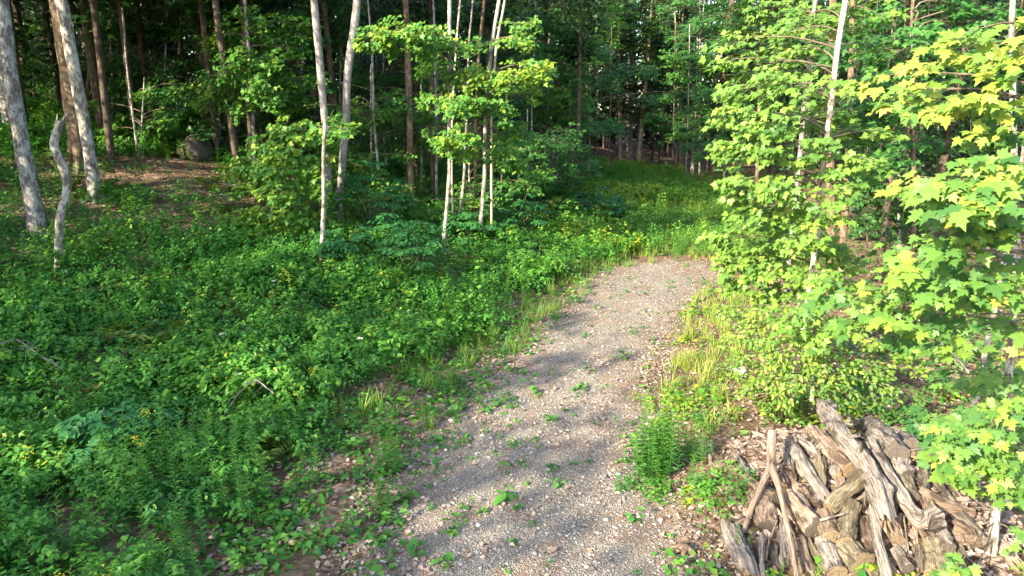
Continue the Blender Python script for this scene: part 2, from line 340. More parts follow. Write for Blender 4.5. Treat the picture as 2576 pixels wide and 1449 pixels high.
def gravelmat():
    m, t, o = newmat('crushed_gravel'); tc = t.nodes.new('ShaderNodeTexCoord').outputs['Object']
    def vor(s):
        v = t.nodes.new('ShaderNodeTexVoronoi'); v.inputs['Scale'].default_value = s; v.inputs['Randomness'].default_value = 1; t.links.new(tc, v.inputs['Vector'])
        q = t.nodes.new('ShaderNodeSeparateColor'); t.links.new(v.outputs['Color'], q.inputs[0]); return v, q
    v1, q1 = vor(58); v2, q2 = vor(120)
    a = ramp(t, q1.outputs[0], [(0, (.11, .108, .108)), (.35, (.21, .20, .19)), (.7, (.33, .31, .29)), (.93, (.44, .41, .37)), (1, (.64, .60, .56))])
    b = ramp(t, q2.outputs[1], [(0, (.12, .10, .085)), (.6, (.26, .235, .21)), (1, (.42, .38, .33))])
    c = mix(t, ramp(t, q1.outputs[2], [(.45, (0, 0, 0)), (.5, (1, 1, 1))]), a, b)
    rust = ramp(t, noise(t, tc, 1.3, 6, .7), [(.50, (0, 0, 0)), (.66, (1, 1, 1))])
    rust2 = math_(t, 'MULTIPLY', rust, ramp(t, noise(t, tc, 22, 4, .7), [(.42, (0, 0, 0)), (.55, (1, 1, 1))]))
    c = mix(t, rust2, c, (.27, .14, .075))
    grn = math_(t, 'MULTIPLY', ramp(t, noise(t, tc, .8, 5, .7), [(.48, (0, 0, 0)), (.6, (1, 1, 1))]), ramp(t, noise(t, tc, 35, 4, .7), [(.5, (0, 0, 0)), (.6, (1, 1, 1))]))
    c = mix(t, math_(t, 'MULTIPLY', grn, .22), c, (.08, .11, .04))
    ed = math_(t, 'MULTIPLY', math_(t, 'ABSOLUTE', math_(t, 'SUBTRACT', attr(t, 'var').outputs['Fac'], .52)), 2.0)
    ed = math_(t, 'ADD', ed, math_(t, 'MULTIPLY', math_(t, 'SUBTRACT', noise(t, tc, 1.7, 6, .75), .5), 1.9))
    dirt = ramp(t, noise(t, tc, 40, 4, .75), [(.35, (.09, .065, .05)), (.5, (.21, .155, .12)), (.62, (.36, .28, .225))])
    c = mix(t, math_(t, 'MULTIPLY', ramp(t, ed, [(.48, (0, 0, 0)), (.95, (1, 1, 1))]), .85), c, dirt)
    c = mix(t, 1.0, c, ramp(t, noise(t, tc, .55, 5, .7), [(.3, (1.08, 1.05, 1.02)), (.5, (1.32, 1.27, 1.22)), (.7, (1.58, 1.50, 1.41))]), 'MULTIPLY')
    c = mix(t, ramp(t, v1.outputs['Distance'], [(.0, (0, 0, 0)), (.8, (.6, .6, .6))]), c, (.07, .06, .05))
    p = t.nodes.new('ShaderNodeBsdfPrincipled'); p.inputs['Roughness'].default_value = .9; p.inputs['Specular IOR Level'].default_value = .25
    t.links.new(c, p.inputs['Base Color'])
    h = math_(t, 'SUBTRACT', math_(t, 'MULTIPLY', q1.outputs[0], .6), v1.outputs['Distance'])
    t.links.new(bump(t, h, 1.0, .022), p.inputs['Normal']); t.links.new(p.outputs[0], o.inputs[0]); return m
M['gravel'] = gravelmat()
def stonemat(name, stops, mossy=None, k='var'):
    m, t, o = newmat(name); tc = t.nodes.new('ShaderNodeTexCoord').outputs['Object']
    c = ramp(t, attr(t, 'var').outputs['Fac'], stops)
    n = noise(t, tc, 9, 5, .7)
    c = mix(t, .35, c, ramp(t, n, [(.3, tuple(x * .4 for x in stops[0][1])), (.7, stops[-1][1])]))
    if mossy: c = mix(t, ramp(t, noise(t, tc, 2.2, 5, .7), [(.40, (1, 1, 1)), (.55, (0, 0, 0))]), c, mossy)
    p = t.nodes.new('ShaderNodeBsdfPrincipled'); p.inputs['Roughness'].default_value = .85; t.links.new(c, p.inputs['Base Color'])
    t.links.new(bump(t, n, .8, .03), p.inputs['Normal']); t.links.new(p.outputs[0], o.inputs[0]); return m
M['stones'] = stonemat('loose_pebbles', [(0, (.09, .09, .095)), (.5, (.22, .215, .21)), (.9, (.34, .31, .28)), (1, (.52, .50, .46))])
M['boulder'] = stonemat('mossy_boulder_rock', [(0, (.05, .042, .034)), (1, (.12, .10, .085))], (.03, .032, .012))
M['quartz'] = stonemat('white_quartz', [(0, (.70, .67, .62)), (1, (.88, .86, .82))])

def tag(o, label=None, cat=None, group=None, kind=None):
    if label: o['label'] = label
    if cat: o['category'] = cat
    if group: o['group'] = group
    if kind: o['kind'] = kind
    return o
def empty(name, loc):
    o = bpy.data.objects.new(name, None); COL.objects.link(o); o.location = tuple(loc); o.empty_display_size = .3; return o

# ------------------------------------------------------------------ ground and driveway
def grid_axis(a, b, n, c, k):
    s = np.linspace(-1, 1, n); q = np.sinh(s * k) / np.sinh(k); return np.where(q < 0, c + q * (c - a), c + q * (b - c))
xs = grid_axis(-400, 400, 300, 1.0, 6.0); ys = grid_axis(-200, 700, 340, 10.0, 6.2)
X, Y = np.meshgrid(xs, ys); nx, ny = len(xs), len(ys)
g = Geo(); i = np.arange(ny - 1)[:, None] * nx; j = np.arange(nx - 1)[None]
g.add(np.stack([X, Y, terrain(X, Y)], -1), Q=np.stack([i + j, i + j + 1, i + nx + j + 1, i + nx + j], -1))
tag(g.build('ground', M['ground'], smooth=True), 'leaf littered forest floor rising to the left of the driveway', kind='structure')
ys = np.arange(-6, 22.0, .10); n = 34
g = Geo(); rows = []
for y in ys:
    l = xl(y) + (fbm(y * 1.1, 3.3, 21) - .5) * .9 + (vn(y * 5, 1, 22) - .5) * .3; r = xr(y) + (fbm(y * 1.1, 8.3, 23) - .5) * .9 + (vn(y * 5, 4, 24) - .5) * .3
    if y > 19.8: l, r = l + (y - 19.8) ** 1.6 * .5, r - (y - 19.8) ** 1.6 * .35
    rows.append(np.stack([np.linspace(l, r, n), np.full(n, y), np.zeros(n)], -1))
V = np.array(rows); V[..., 2] = terrain(V[..., 0], V[..., 1]) + .012
V[:, 0, 2] -= .03; V[:, -1, 2] -= .03
i = np.arange(len(ys) - 1)[:, None] * n; j = np.arange(n - 1)[None]
g.add(V.reshape(-1, 3), Q=np.stack([i + j, i + j + 1, i + n + j + 1, i + n + j], -1), var=(.52 + (np.linspace(0, 1, n)[None] - .5) * (1 + .5 * np.maximum(0, ys - 18.3))[:, None] + .25 * np.maximum(0, ys - 19.6)[:, None]).ravel())
tag(g.build('gravel_driveway', M['gravel'], smooth=True), 'grey gravel driveway curving away to the right between the trees', kind='structure')

# loose stones on the drive
_t = (1 + 5 ** .5) / 2
ICO = nrm(np.array([(-1, _t, 0), (1, _t, 0), (-1, -_t, 0), (1, -_t, 0), (0, -1, _t), (0, 1, _t), (0, -1, -_t), (0, 1, -_t), (_t, 0, -1), (_t, 0, 1), (-_t, 0, -1), (-_t, 0, 1)], float))
ICT = np.array([(0, 11, 5), (0, 5, 1), (0, 1, 7), (0, 7, 10), (0, 10, 11), (1, 5, 9), (5, 11, 4), (11, 10, 2), (10, 7, 6), (7, 1, 8), (3, 9, 4), (3, 4, 2), (3, 2, 6), (3, 6, 8), (3, 8, 9), (4, 9, 5), (2, 4, 11), (6, 2, 10), (8, 6, 7), (9, 8, 1)])
def stones(g, P, s, var):
    n = len(P); a = U(0, 6.28, n); V = ICO[None] * (1 + rng.normal(0, .16, (n, 12, 1)))
    V = V * np.stack([s * U(.8, 1.4, n), s, s * U(.35, .7, n)], -1)[:, None]
    x = V[..., 0] * np.cos(a)[:, None] - V[..., 1] * np.sin(a)[:, None]; y = V[..., 0] * np.sin(a)[:, None] + V[..., 1] * np.cos(a)[:, None]
    V = np.stack([x, y, V[..., 2]], -1) + P[:, None]
    g.add(V.reshape(-1, 3), T=(ICT[None] + (np.arange(n) * 12)[:, None, None]).reshape(-1, 3), var=np.repeat(var, 12))
N_ = 26000
y = 4.5 + 17 * R(N_) ** 1.5; a = R(N_); x = xl(y) - .3 + a * (xr(y) - xl(y) + .6)
s = np.clip(rng.lognormal(-4.75, .45, N_), .004, .045)
g = Geo(); stones(g, np.stack([x, y, terrain(x, y) + .012 + s * .15], -1), s, np.clip(rng.normal(.5, .25, N_), 0, 1))
tag(g.build('gravel_stones', M['stones']), 'loose grey and tan pebbles scattered over the driveway', kind='stuff')

# ------------------------------------------------------------------ trees
def trunk_path(uv, Y0=None, top=None, extra=0.0, yslope=0.0, sink=.25):
    """pixel polyline (base first) -> world path at the tree's own distance; goes on upward out of view to height `top`"""
    b = at_h(*uv[0]) if Y0 is None else at_y(*uv[0], Y0)
    P = [at_y(u, v, b[1]) for u, v in uv]
    if Y0 is not None:                       # foot hidden: carry it down to the ground
        gz = float(terrain(P[0][0], P[0][1]))
        if P[0][2] > gz: P.insert(0, np.array([P[0][0] + (P[0][0] - P[1][0]) * .2, P[0][1], gz]))
    P = [P[0] - [0, 0, sink]] + P
    if top:
        d = nrm(P[-1] - P[-3]); d[0] = d[0] * .6
        while P[-1][2] < top: P.append(P[-1] + nrm(d + np.array([rng.normal(0, .05), rng.normal(0, .05), 0.1])) * 1.5)
    return np.array(P)
CROWN = []
def crown_template(h, r, n, size):
    """spreading crown for tall trees, z 0..h, made of many sprays"""
    g = Geo(); gb = Geo()
    k = 26
    for q in range(k):
        z = h * (.05 + .9 * q / k); a = q * 2.4 + U(0, .6); rr = r * (1 - .75 * (z / h) ** 2) * U(.6, 1.1)
        ax = np.array([math.cos(a), math.sin(a), .15]); c = np.array([ax[0] * rr * .55, ax[1] * rr * .55, z])
        spray(g, gb, c, ax, rr, rr * 1.0, n / k, size, LEAF2, U(.3, .7), .3, root=np.array([0, 0, max(0, z - rr * .5)]), per=7)
    return g, gb
for q in range(3):
    g, gb = crown_template(7.0, [2.6, 3.2, 2.3][q], [2600, 3000, 2200][q], .26)
    CROWN.append((g, gb))
crown_obs = [None] * 3
def add_crown(root, loc, k, sc=1.0, m=None):
    """a linked copy of a crown, child of the tree"""
    if crown_obs[k] is None:
        a = CROWN[k][0].build('crown', M['maple']); b = CROWN[k][1].build('limbs', M['b_twig'])
        crown_obs[k] = (a, b)
    else:
        a, b = (o.copy() for o in crown_obs[k]); COL.objects.link(a); COL.objects.link(b)
    for o in (a, b):
        o.parent = root; o.location = tuple(np.asarray(loc) - np.array(root.location)); o.rotation_euler = (0, 0, float(U(0, 6.28))); o.scale = (sc, sc, sc)
TREES = {}
def tree(name, label, uv, w0, w1, bark, Y0=None, top=15.0, crown=None, csc=1.0, sprays=(), leaf=.1, tmpl=LEAF1, lm='maple', var=.5, rough=.07,
         group=None, cat='tree', sides=12, dens=1.0, cut=False, ccut=None, flare=1.35, crown_h=None, stubs=0):
    P = trunk_path(uv, Y0, top); Yb = P[1][1]
    r0, r1 = wpx(w0, Yb) / 2, wpx(w1, Yb) / 2
    root = empty(name, P[0] + [0, 0, .25]); org = P[0] + [0, 0, .25]
    tag(root, label, cat, group)
    L = np.r_[0, np.cumsum(np.linalg.norm(np.diff(P, axis=0), axis=1))]
    iu = len(uv); tt = np.linspace(0, 1, 24) * L[-1]
    rr = np.interp(tt, [0, .35, 1.0, L[min(iu, len(L) - 1)], max(L[-1], L[min(iu, len(L) - 1)] + .01)], [r0 * flare * 1.15, r0 * flare, r0, r1, r1 * (.35 if top else .9)])
    g = Geo(); Vt, Qt, _r = tube(g, P, rr, sides, 56 if top else 30, rough=rough)
    if cut:                                  # splintered top round a rotten core
        axt = nrm(Qt[-1] - Qt[-2]); jg = np.abs(vn(np.arange(sides) * .8, np.zeros(sides), rng.integers(0, 99))) ** 1.5 * r1 * 2.4; Vt[-1] += axt[None] * jg[:, None]
        kk = np.arange(sides); g.add(np.vstack([Vt[-2], [Qt[-2]]]), T=np.stack([kk, (kk + 1) % sides, np.full(sides, sides)], -1), bk=np.vstack([(Vt[-2] - Qt[-2]), [[0, 0, 0]]]), mat=1)
    if w0 > 14 and len(uv) > 3 and Y0 is None and Yb > 12:
        for q in range(6):
            a = q * 1.05 + U(-.3, .3); d = np.array([math.cos(a), math.sin(a), 0]); b_ = P[1]; e_ = b_ + d * r0 * U(2.2, 3.4); e_[2] = float(terrain(e_[0], e_[1])) - .06
            tube(g, [b_ + d * r0 * .6 + [0, 0, r0 * 2.6], b_ + d * r0 * 1.25 + [0, 0, r0 * .6], e_], [r0 * .42, r0 * .4, r0 * .12], 8, 10, rough=.12)
    if stubs:
        for q in range(stubs):
            z = U(.2, .9); i = int(z * (len(P) - 1)); p = P[i] + (P[i + 1] - P[i]) * R(); a = U(0, 6.28)
            tube(g, [p, p + [math.cos(a) * U(.2, .6), math.sin(a) * .3, U(.05, .3)]], [r1 * .3, r1 * .1], 5)
    g.build('trunk', [M[bark], M['e_tan']], root, org, smooth=True)
    if sprays:
        gl = Geo()
        for sp in sprays:
            gb = Geo()
            u, v, wp = sp[:3]; dy = sp[3] if len(sp) > 3 else U(-.8, .5); vr = sp[4] if len(sp) > 4 else var
            c = at_y(u, v, Yb + dy)
            if c[2] < terrain(c[0], c[1]) + .2: c[2] = float(terrain(c[0], c[1])) + .2
            Wm = wpx(wp, Yb)
            ip = np.argmin(np.abs(P[:, 2] - (c[2] - Wm * .15))); rt = P[ip]
            # interpolate attach point on the trunk
            zt = np.clip(c[2] - Wm * .2, P[1][2] + .1, P[-1][2]); rt = np.array([np.interp(zt, P[:, 2], P[:, 0]), np.interp(zt, P[:, 2], P[:, 1]), zt])
            ax = c - rt; ax[2] = 0
            if np.linalg.norm(ax) < .3 * Wm: ax = np.array([rng.normal(0, .6), -1.0, 0])
            nn = dens * 3.5 * (Wm * Wm * .62) / (leaf * leaf)
            spray(gl, gb, c, ax, Wm * 1.05, Wm * .95, max(24, nn), leaf, tmpl, vr, .05 + .055 * Wm, root=rt); gb.build('limb', M['b_twig'], root, org, smooth=True)
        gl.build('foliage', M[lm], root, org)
    if crown is not None:
        z = crown_h or 8.8; c = np.array([np.interp(z, P[:, 2], P[:, 0]), P[-1][1], z]); add_crown(root, c, crown, csc)
    TREES[label] = P
    return root, P
# ---- left group
tree('maple_tree', 'big pale grey maple trunk at the left edge, mossy and leaning left', [(100, 600), (78, 480), (50, 330), (25, 200), (15, 100), (5, 0)], 37, 30, 'b_grey', crown=0, csc=1.35, sides=20, rough=.10, top=16)
tree('maple_tree', 'mossy trunk half hidden behind the big grey maple at the left edge', [(42, 440), (22, 300), (5, 150), (-10, 0)], 30, 24, 'b_grey', Y0=23, crown=1, csc=1.4, sides=14)
tree('maple_tree', 'brown trunk with a sunlit patch between the dead snag and the leaning grey trunk', [(203, 418), (180, 250), (165, 120), (143, 0)], 38, 33, 'b_brown', crown=2, sides=20, rough=.12, csc=1.35)
tree('maple_tree', 'straight whitish grey trunk leaning left, right of the brown sunlit trunk', [(243, 503), (218, 340), (188, 180), (155, 0)], 27, 27, 'b_pale', crown=0, sides=20, csc=1.3)
tree('maple_tree', 'dark trunk in the shade between the left edge maple and the brown trunk', [(80, 262), (60, 140), (38, 0)], 22, 18, 'b_dark', Y0=29, crown=1, csc=1.5)
tree('dead_snag', 'crooked dead trunk with a sawn top beside the big left maple', [(152, 688), (148, 600), (150, 545), (168, 490), (168, 440), (142, 385), (132, 352), (148, 335), (153, 306)], 20, 19, 'b_pale', top=None, cut=True, sides=16, cat='dead tree', rough=.14, flare=1.1)
tree('maple_tree', 'slim pale bare pole trunk rising from the leafy sapling left of the boulder', [(331, 262), (318, 153), (308, 20)], 6, 5, 'b_pale', Y0=24, top=None, sides=8)
tree('maple_tree', 'brown trunk with a sunlit crook behind the slim pale pole', [(358, 190), (351, 110), (341, 0)], 13, 11, 'b_brown', Y0=31, crown=2, csc=1.6)
tree('maple_tree', 'brown straight trunk rising above and right of the boulder', [(517, 265), (509, 178), (502, 102), (491, 0)], 15, 13, 'b_brown', Y0=29, crown=0, csc=1.5)
tree('maple_tree', 'short crooked trunk behind the leaning whitish grey trunk', [(218, 245), (222, 200), (226, 150), (236, 60)], 9, 6, 'b_brown', Y0=28, crown=None, top=12)
tree('maple_sapling', 'slender mottled maple with layered leaf sprays left of the twin grey trunks',
     [(647, 499), (639, 357), (634, 229), (624, 102), (616, 0)], 8, 7, 'b_pale', crown=1, csc=.7, leaf=.125, var=.62,
     sprays=[(700, 120, 130, .4), (730, 60, 130, .6), (760, 200, 120, .5), (560, 90, 120, .5), (540, 250, 100, .3), (620, 40, 120, .3), (700, 230, 110, .3), (620, 175, 130), (590, 215, 110), (660, 235, 120), (600, 130, 90), (640, 265, 110), (560, 190, 90), (680, 190, 90), (650, 90, 90), (600, 250, 100), (690, 262, 90), (585, 160, 80), (640, 205, 100), (665, 150, 90)])
tree('maple_tree', 'reddish brown trunk in shade just right of the slender mottled maple', [(690, 300), (686, 180), (677, 0)], 11, 10, 'b_brown', Y0=30, crown=2, csc=1.5)
tree('maple_sapling', 'bushy bright green young maple in front of the left twin grey trunk',
     [(745, 640), (742, 520), (735, 400), (728, 330)], 8, 4, 'b_pale', Y0=19.0, top=None, leaf=.15, var=.74, dens=.72, tmpl=LEAF0, lm='maple',
     sprays=[(730, 320, 130, -.3), (690, 350, 120, -.4), (780, 330, 120, -.5), (650, 395, 110, -.2), (720, 380, 150, -.9), (790, 370, 110, -.3), (640, 430, 110, -.2), (700, 430, 150, -1.0), (770, 420, 130, -.8),
             (650, 475, 120, -.3), (720, 480, 150, -1.1), (785, 470, 110, -.9), (670, 520, 120, -.5), (740, 530, 140, -1.0), (830, 320, 90, -.2), (620, 405, 90, 0), (690, 560, 120, -.6), (760, 580, 120, -.8), (740, 350, 120, -.6), (660, 440, 120, .3), (800, 520, 80, -.6)])
# ---- twin grey trunks
tree('maple_tree', 'left of the two tall rough grey trunks behind the bushy young maple', [(828, 560), (828, 484), (822, 356), (812, 244), (802, 127), (790, 0)], 17, 18, 'b_rough', Y0=20, crown=2, sides=16)
tree('maple_tree', 'tall rough grey trunk with a bend, right of the two twin trunks', [(854, 494), (858, 458), (863, 382), (872, 306), (871, 219), (879, 143), (889, 92), (899, 0)], 17, 19, 'b_rough', crown=None, Y0=20.5, sides=16)
tree('maple_sapling', 'slim pale trunk in front of the rough grey one, foot in the brambles', [(812, 695), (809, 647), (813, 560), (815, 484), (814, 392), (818, 300)], 12, 8, 'b_pale', top=None, sides=12, leaf=.12, sprays=[(835, 300, 70), (860, 320, 60)])
tree('maple_tree', 'straight brown trunk midway between the twin trunks and the white mottled maples', [(1034, 484), (1033, 458), (1031, 306), (1026, 153), (1021, 0)], 15, 15, 'b_brown', crown=1, csc=.8, Y0=24)
# ---- middle mottled maples
tree('maple_sapling', 'left one of two slim white mottled maples at the meadow edge, with bright layered sprays',
     [(1115, 619), (1123, 535), (1131, 433), (1130, 316), (1131, 153), (1131, 0)], 9, 9, 'b_pale', crown=None, top=9, leaf=.12, var=.68, lm='maple',
     sprays=[(960, 85, 110, -1.2, .75), (1010, 75, 130, -1.4, .75), (1065, 85, 120, -1.3, .7), (990, 115, 110, -1.0, .65), (1100, 130, 110, -.8), (1135, 260, 120, -1.0, .6), (1160, 340, 110, -.8), (1120, 350, 90, -.9),  # lit sprays are given a paler leaf tone
             (1090, 165, 80), (1135, 105, 90, -.6), (1150, 380, 90, -.4), (1095, 240, 90, -.5), (1090, 145, 90, .8), (1180, 245, 100, -.6)])
tree('maple_sapling', 'right one of two slim white mottled maples, nearest the gravel, under sunlit leaves',
     [(1202, 611), (1212, 535), (1220, 438), (1220, 357), (1223, 255), (1233, 153), (1240, 92), (1256, 0)], 10, 9, 'b_pale', crown=None, top=9, leaf=.12, var=.6,
     sprays=[(1200, 190, 120, -1.2, .85), (1250, 200, 120, -1.3, .85), (1160, 185, 100, -1, .7), (1245, 262, 130, -1.0, .55), (1190, 262, 110, -1.2), (1330, 165, 110, -1.0, .9), (1290, 190, 90, -.8, .8), (1290, 95, 100, -.6, .8),  # sunlight on the lit sprays painted in as paler leaf tone
             (1250, 380, 120, -.9), (1280, 400, 90, -.6), (1350, 180, 80, -.6, .85), (1310, 225, 90, -.3, .7), (1270, 340, 90, -.5), (1290, 320, 90, -.2), (1210, 110, 90, -.2), (1310, 60, 90, -.2, .7), (1255, 220, 90, 0)])
tree('maple_sapling', 'thin pale stem forking up beside the right white mottled maple', [(1236, 300), (1243, 178), (1250, 102), (1271, 0)], 6, 6, 'b_birch', Y0=21.6, top=10, sides=8)
tree('maple_sapling', 'thin pale stem close behind the left white mottled maple', [(1136, 420), (1137, 306), (1143, 193), (1150, 80), (1158, 0)], 5, 5, 'b_birch', Y0=21.6, top=10, sides=8)
tree('maple_sapling', 'short mottled stem between the two white mottled maples', [(1154, 553), (1160, 510), (1167, 464), (1174, 300), (1180, 100), (1190, 0)], 8, 5, 'b_pale', Y0=22.5, top=10, sides=9)
tree('maple_sapling', 'thin trunk in shade left of the left white mottled maple', [(1098, 480), (1097, 387), (1095, 173), (1090, 0)], 7, 6, 'b_pale', Y0=25, top=12, sides=9)
tree('maple_sapling', 'thin mottled trunk right of the bent grey trunk', [(955, 462), (948, 380), (940, 300), (936, 120), (925, 0)], 7, 5, 'b_pale', Y0=24, top=12, sides=9)
tree('maple_tree', 'sunlit brown stem high behind the right white mottled maple', [(1195, 330), (1202, 160), (1212, 60), (1218, 0)], 8, 7, 'b_brown', Y0=24, top=13, sides=9)
tree('dead_snag', 'broken grey dead trunk at the left side of the far clearing', [(1392, 469), (1391, 433), (1391, 357), (1398, 285), (1406, 225), (1409, 158)], 14, 15, 'w_grey', top=None, cut=True, cat='dead tree', rough=.2, sides=14)
tree('maple_tree', 'grey trunk standing just behind the broken dead trunk', [(1378, 440), (1374, 300), (1384, 120), (1380, 0)], 11, 10, 'b_rough', Y0=36, crown=1)
tree('maple_tree', 'leafy dark green maple above the broken dead trunk', [(1440, 410), (1430, 250), (1420, 100), (1415, 0)], 9, 7, 'b_brown', Y0=33, top=12, leaf=.17, var=.5,
     sprays=[(1340, 60, 110), (1400, 70, 130), (1450, 110, 120), (1370, 130, 120), (1440, 180, 120), (1350, 200, 90), (1410, 235, 110, -.8, .65), (1460, 255, 90), (1390, 290, 90, -.5), (1350, 290, 80), (1440, 300, 90), (1330, 260, 80), (1480, 60, 90), (1390, 20, 110)])
# ---- far clearing edge
tree('maple_tree', 'grey barked trunk left of the tan conifer at the far clearing edge', [(1587, 412), (1582, 301), (1592, 231), (1589, 46), (1588, 0)], 13, 14, 'b_rough', crown=0)
tree('broken_trunk', 'splintered leaning trunk right of the tan conifer', [(1661, 412), (1668, 330), (1675, 259)], 9, 8, 'w_dark', top=None, cat='dead tree', cut=True)
tree('maple_tree', 'tall grey trunk at the right end of the far clearing beside the sunlit maple', [(1795, 430), (1811, 324), (1825, 162), (1842, 0)], 12, 13, 'b_brown', crown=2, csc=.8)
tree('maple_tree', 'dark trunk on the bank left of the far clearing, behind the firs', [(1474, 361), (1476, 259), (1478, 100), (1480, 0)], 11, 10, 'b_dark', Y0=48, crown=1)
for k, (ub, vb, ut, lab) in enumerate([(1532, 407, 1536, 'slim sapling stem left of the grey barked trunk at the far clearing edge'), (1726, 426, 1732, 'slim pale stem in the middle between the tan conifer and the tall grey trunk'),
                                  (1692, 428, 1696, 'thin stem just right of the splintered leaning trunk'), (1744, 420, 1752, 'thin dark stem at the right of the slim pale one by the far clearing'),
                                  (1500, 365, 1502, 'thin pole right of the dark trunk on the far bank'), (1778, 425, 1786, 'thin stem left beside the tall grey trunk at the far clearing'),
                                  (1456, 360, 1459, 'pale short pole left of the dark trunk on the far bank')]):
    tree('maple_sapling', lab, [(ub, vb), (ut, 250), (ut + 3, 60)], 4, 3, 'b_pale' if k % 2 else 'b_brown', Y0=44 + k, top=None, sides=6, leaf=.2, group='thin stems round the far clearing',
         sprays=[(ut + U(-25, 25), 300 + U(-40, 40), 70), (ut + U(-25, 25), 210 + U(-30, 30), 70), (ut + U(-25, 25), 150 + U(-30, 30), 70)])
# ---- conifers
def fir(label, uv, w0, w1, lo, hi, rad, Y0=None, n=26, bare=4, var=.5):
    P = trunk_path(uv, Y0, 13.0); org = P[1]; root = tag(empty('fir_tree', org), label, 'conifer')
    r0 = wpx(w0, org[1]) / 2
    g = Geo(); tube(g, P, [r0 * 1.1, r0, wpx(w1, org[1]) / 2, .03], 10, 40, rough=.05); g.build('trunk', M['b_tan'], root, org, smooth=True)
    gl, gb = Geo(), Geo()
    for q in range(n * 4):
        f = (q + R()) / (n * 4); z = org[2] + lo + (hi - lo) * f; a = U(0, 6.28); L = rad * (1 - .6 * f) * U(.6, 1.05)
        b = np.array([np.interp(z, P[:, 2], P[:, 0]), np.interp(z, P[:, 2], P[:, 1]), z]); d = np.array([math.cos(a), math.sin(a), -.18]); e = b + d * L; e[2] += .1 * L
        tube(gb, [b, (b + e) / 2 - [0, 0, .04], e], [.018, .006], 4, 4)
        if f < bare / n: continue
        sd_ = nrm(np.cross(d, UP)); m = int(46 * L) + 8; t = U(.18, 1, m); o = U(-1, 1, m) * (1.05 - t) * L * .42
        Pn = b + d * (t * L)[:, None] + sd_ * o[:, None]; Pn[:, 2] += .1 * L * t - .12 * np.abs(o) + rng.normal(0, .02, m)
        D = d[None] + sd_ * np.sign(o)[:, None] * .9 + rv(m, .2); D[:, 2] -= .2
        leaves(gl, BLADE if False else RHOMB, Pn, UP[None] + rv(m, .25), D, U(.16, .30, m) * np.array(.85), np.clip(var + rng.normal(0, .15, m), 0, 1))
    gl.build('needles', M['fir'], root, org); gb.build('branches', M['b_dark'], root, org)
fir('tan trunked conifer with drooping bare lower branches at the far clearing edge', [(1605, 424), (1617, 278), (1629, 162), (1640, 0)], 11, 8, 3.2, 12.5, 2.6, n=26, bare=1)
fir('dark conifer just left of the grey barked trunk behind the far clearing', [(1560, 400), (1558, 250), (1556, 60)], 8, 6, 2.0, 12, 2.4, Y0=50)
fir('conifer lit at its top behind the upper left of the sunlit maple', [(1905, 420), (1910, 250), (1915, 90)], 8, 5, 4.5, 12.5, 2.2, Y0=38, var=.85)
fir('conifer right of the tan one, behind the splintered leaning trunk', [(1712, 400), (1712, 250), (1716, 60)], 8, 6, 4.0, 12, 2.2, Y0=52)
# ---- right: sunlit maple group
tree('maple_tree', 'sunlit maple with a pale slender trunk and bright yellow green tiers right of the driveway',
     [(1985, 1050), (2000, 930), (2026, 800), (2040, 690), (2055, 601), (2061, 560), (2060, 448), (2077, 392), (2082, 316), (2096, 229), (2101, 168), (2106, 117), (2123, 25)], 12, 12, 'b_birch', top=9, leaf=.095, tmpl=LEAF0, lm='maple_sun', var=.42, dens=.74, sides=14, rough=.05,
     sprays=[(1870, 100, 150, .6), (1840, 150, 110, .3), (1930, 160, 150, .4), (1985, 130, 150, .5), (2150, 50, 170, 1.0, .35), (2190, 25, 150, .2), (2030, 40, 150, 1.0, .35), (1900, 215, 150, 0), (1990, 215, 170, -.2), (2060, 235, 140, .6),
             (1860, 285, 130, -.2), (1940, 300, 170, -.4), (2030, 300, 150, .3), (2150, 330, 150, .7, .4), (2120, 280, 120, .9, .35), (1880, 350, 140, -.3), (1970, 370, 170, -.5), (2110, 395, 150, -.4), (2180, 400, 100, -.4), (1860, 400, 110, .4, .4),
             (1890, 455, 150, -.5), (1985, 455, 170, -.6), (2090, 460, 140, -.5), (1860, 480, 120, -.2), (1930, 520, 160, -.3), (2010, 520, 140, -.2, .35), (1960, 560, 120, .8, .2), (1900, 545, 110, .3, .3), (2140, 440, 90, -.1), (2060, 520, 110, -.7), (2020, 600, 130, -.9), (2050, 690, 120, -1.0), (2030, 760, 120, -.9), (2085, 350, 90, -.6), (2110, 205, 80, -.6), (2050, 840, 100, -.8), (1990, 800, 110, -.8), (2100, 290, 110, .9), (2220, 330, 90, .5), (1850, 215, 80, .2), (2060, 120, 120, 1.4, .3), (2200, 120, 120, 1.6, .3), (2010, 75, 110, .8, .5)])
tree('maple_sapling', 'low sunlit maple spreading over the grassy edge below the pale trunked maple', [(2075, 900), (2070, 800), (2050, 700), (2040, 620)], 9, 5, 'b_birch', Y0=11.2, top=None, leaf=.092, tmpl=LEAF0, lm='maple_sun', var=.45, dens=.8,
     sprays=[(1815, 590, 80, -.2), (1850, 600, 110, -.3), (1920, 610, 140, -.4), (2000, 600, 150, -.2), (2070, 610, 140, -.3), (1870, 650, 130, -.5), (1950, 660, 150, -.6), (2040, 665, 150, -.6), (2110, 650, 110, -.4), (1890, 700, 120, -.5), (1970, 720, 150, -.5), (2060, 730, 140, -.6), (2120, 720, 110, -.3)])
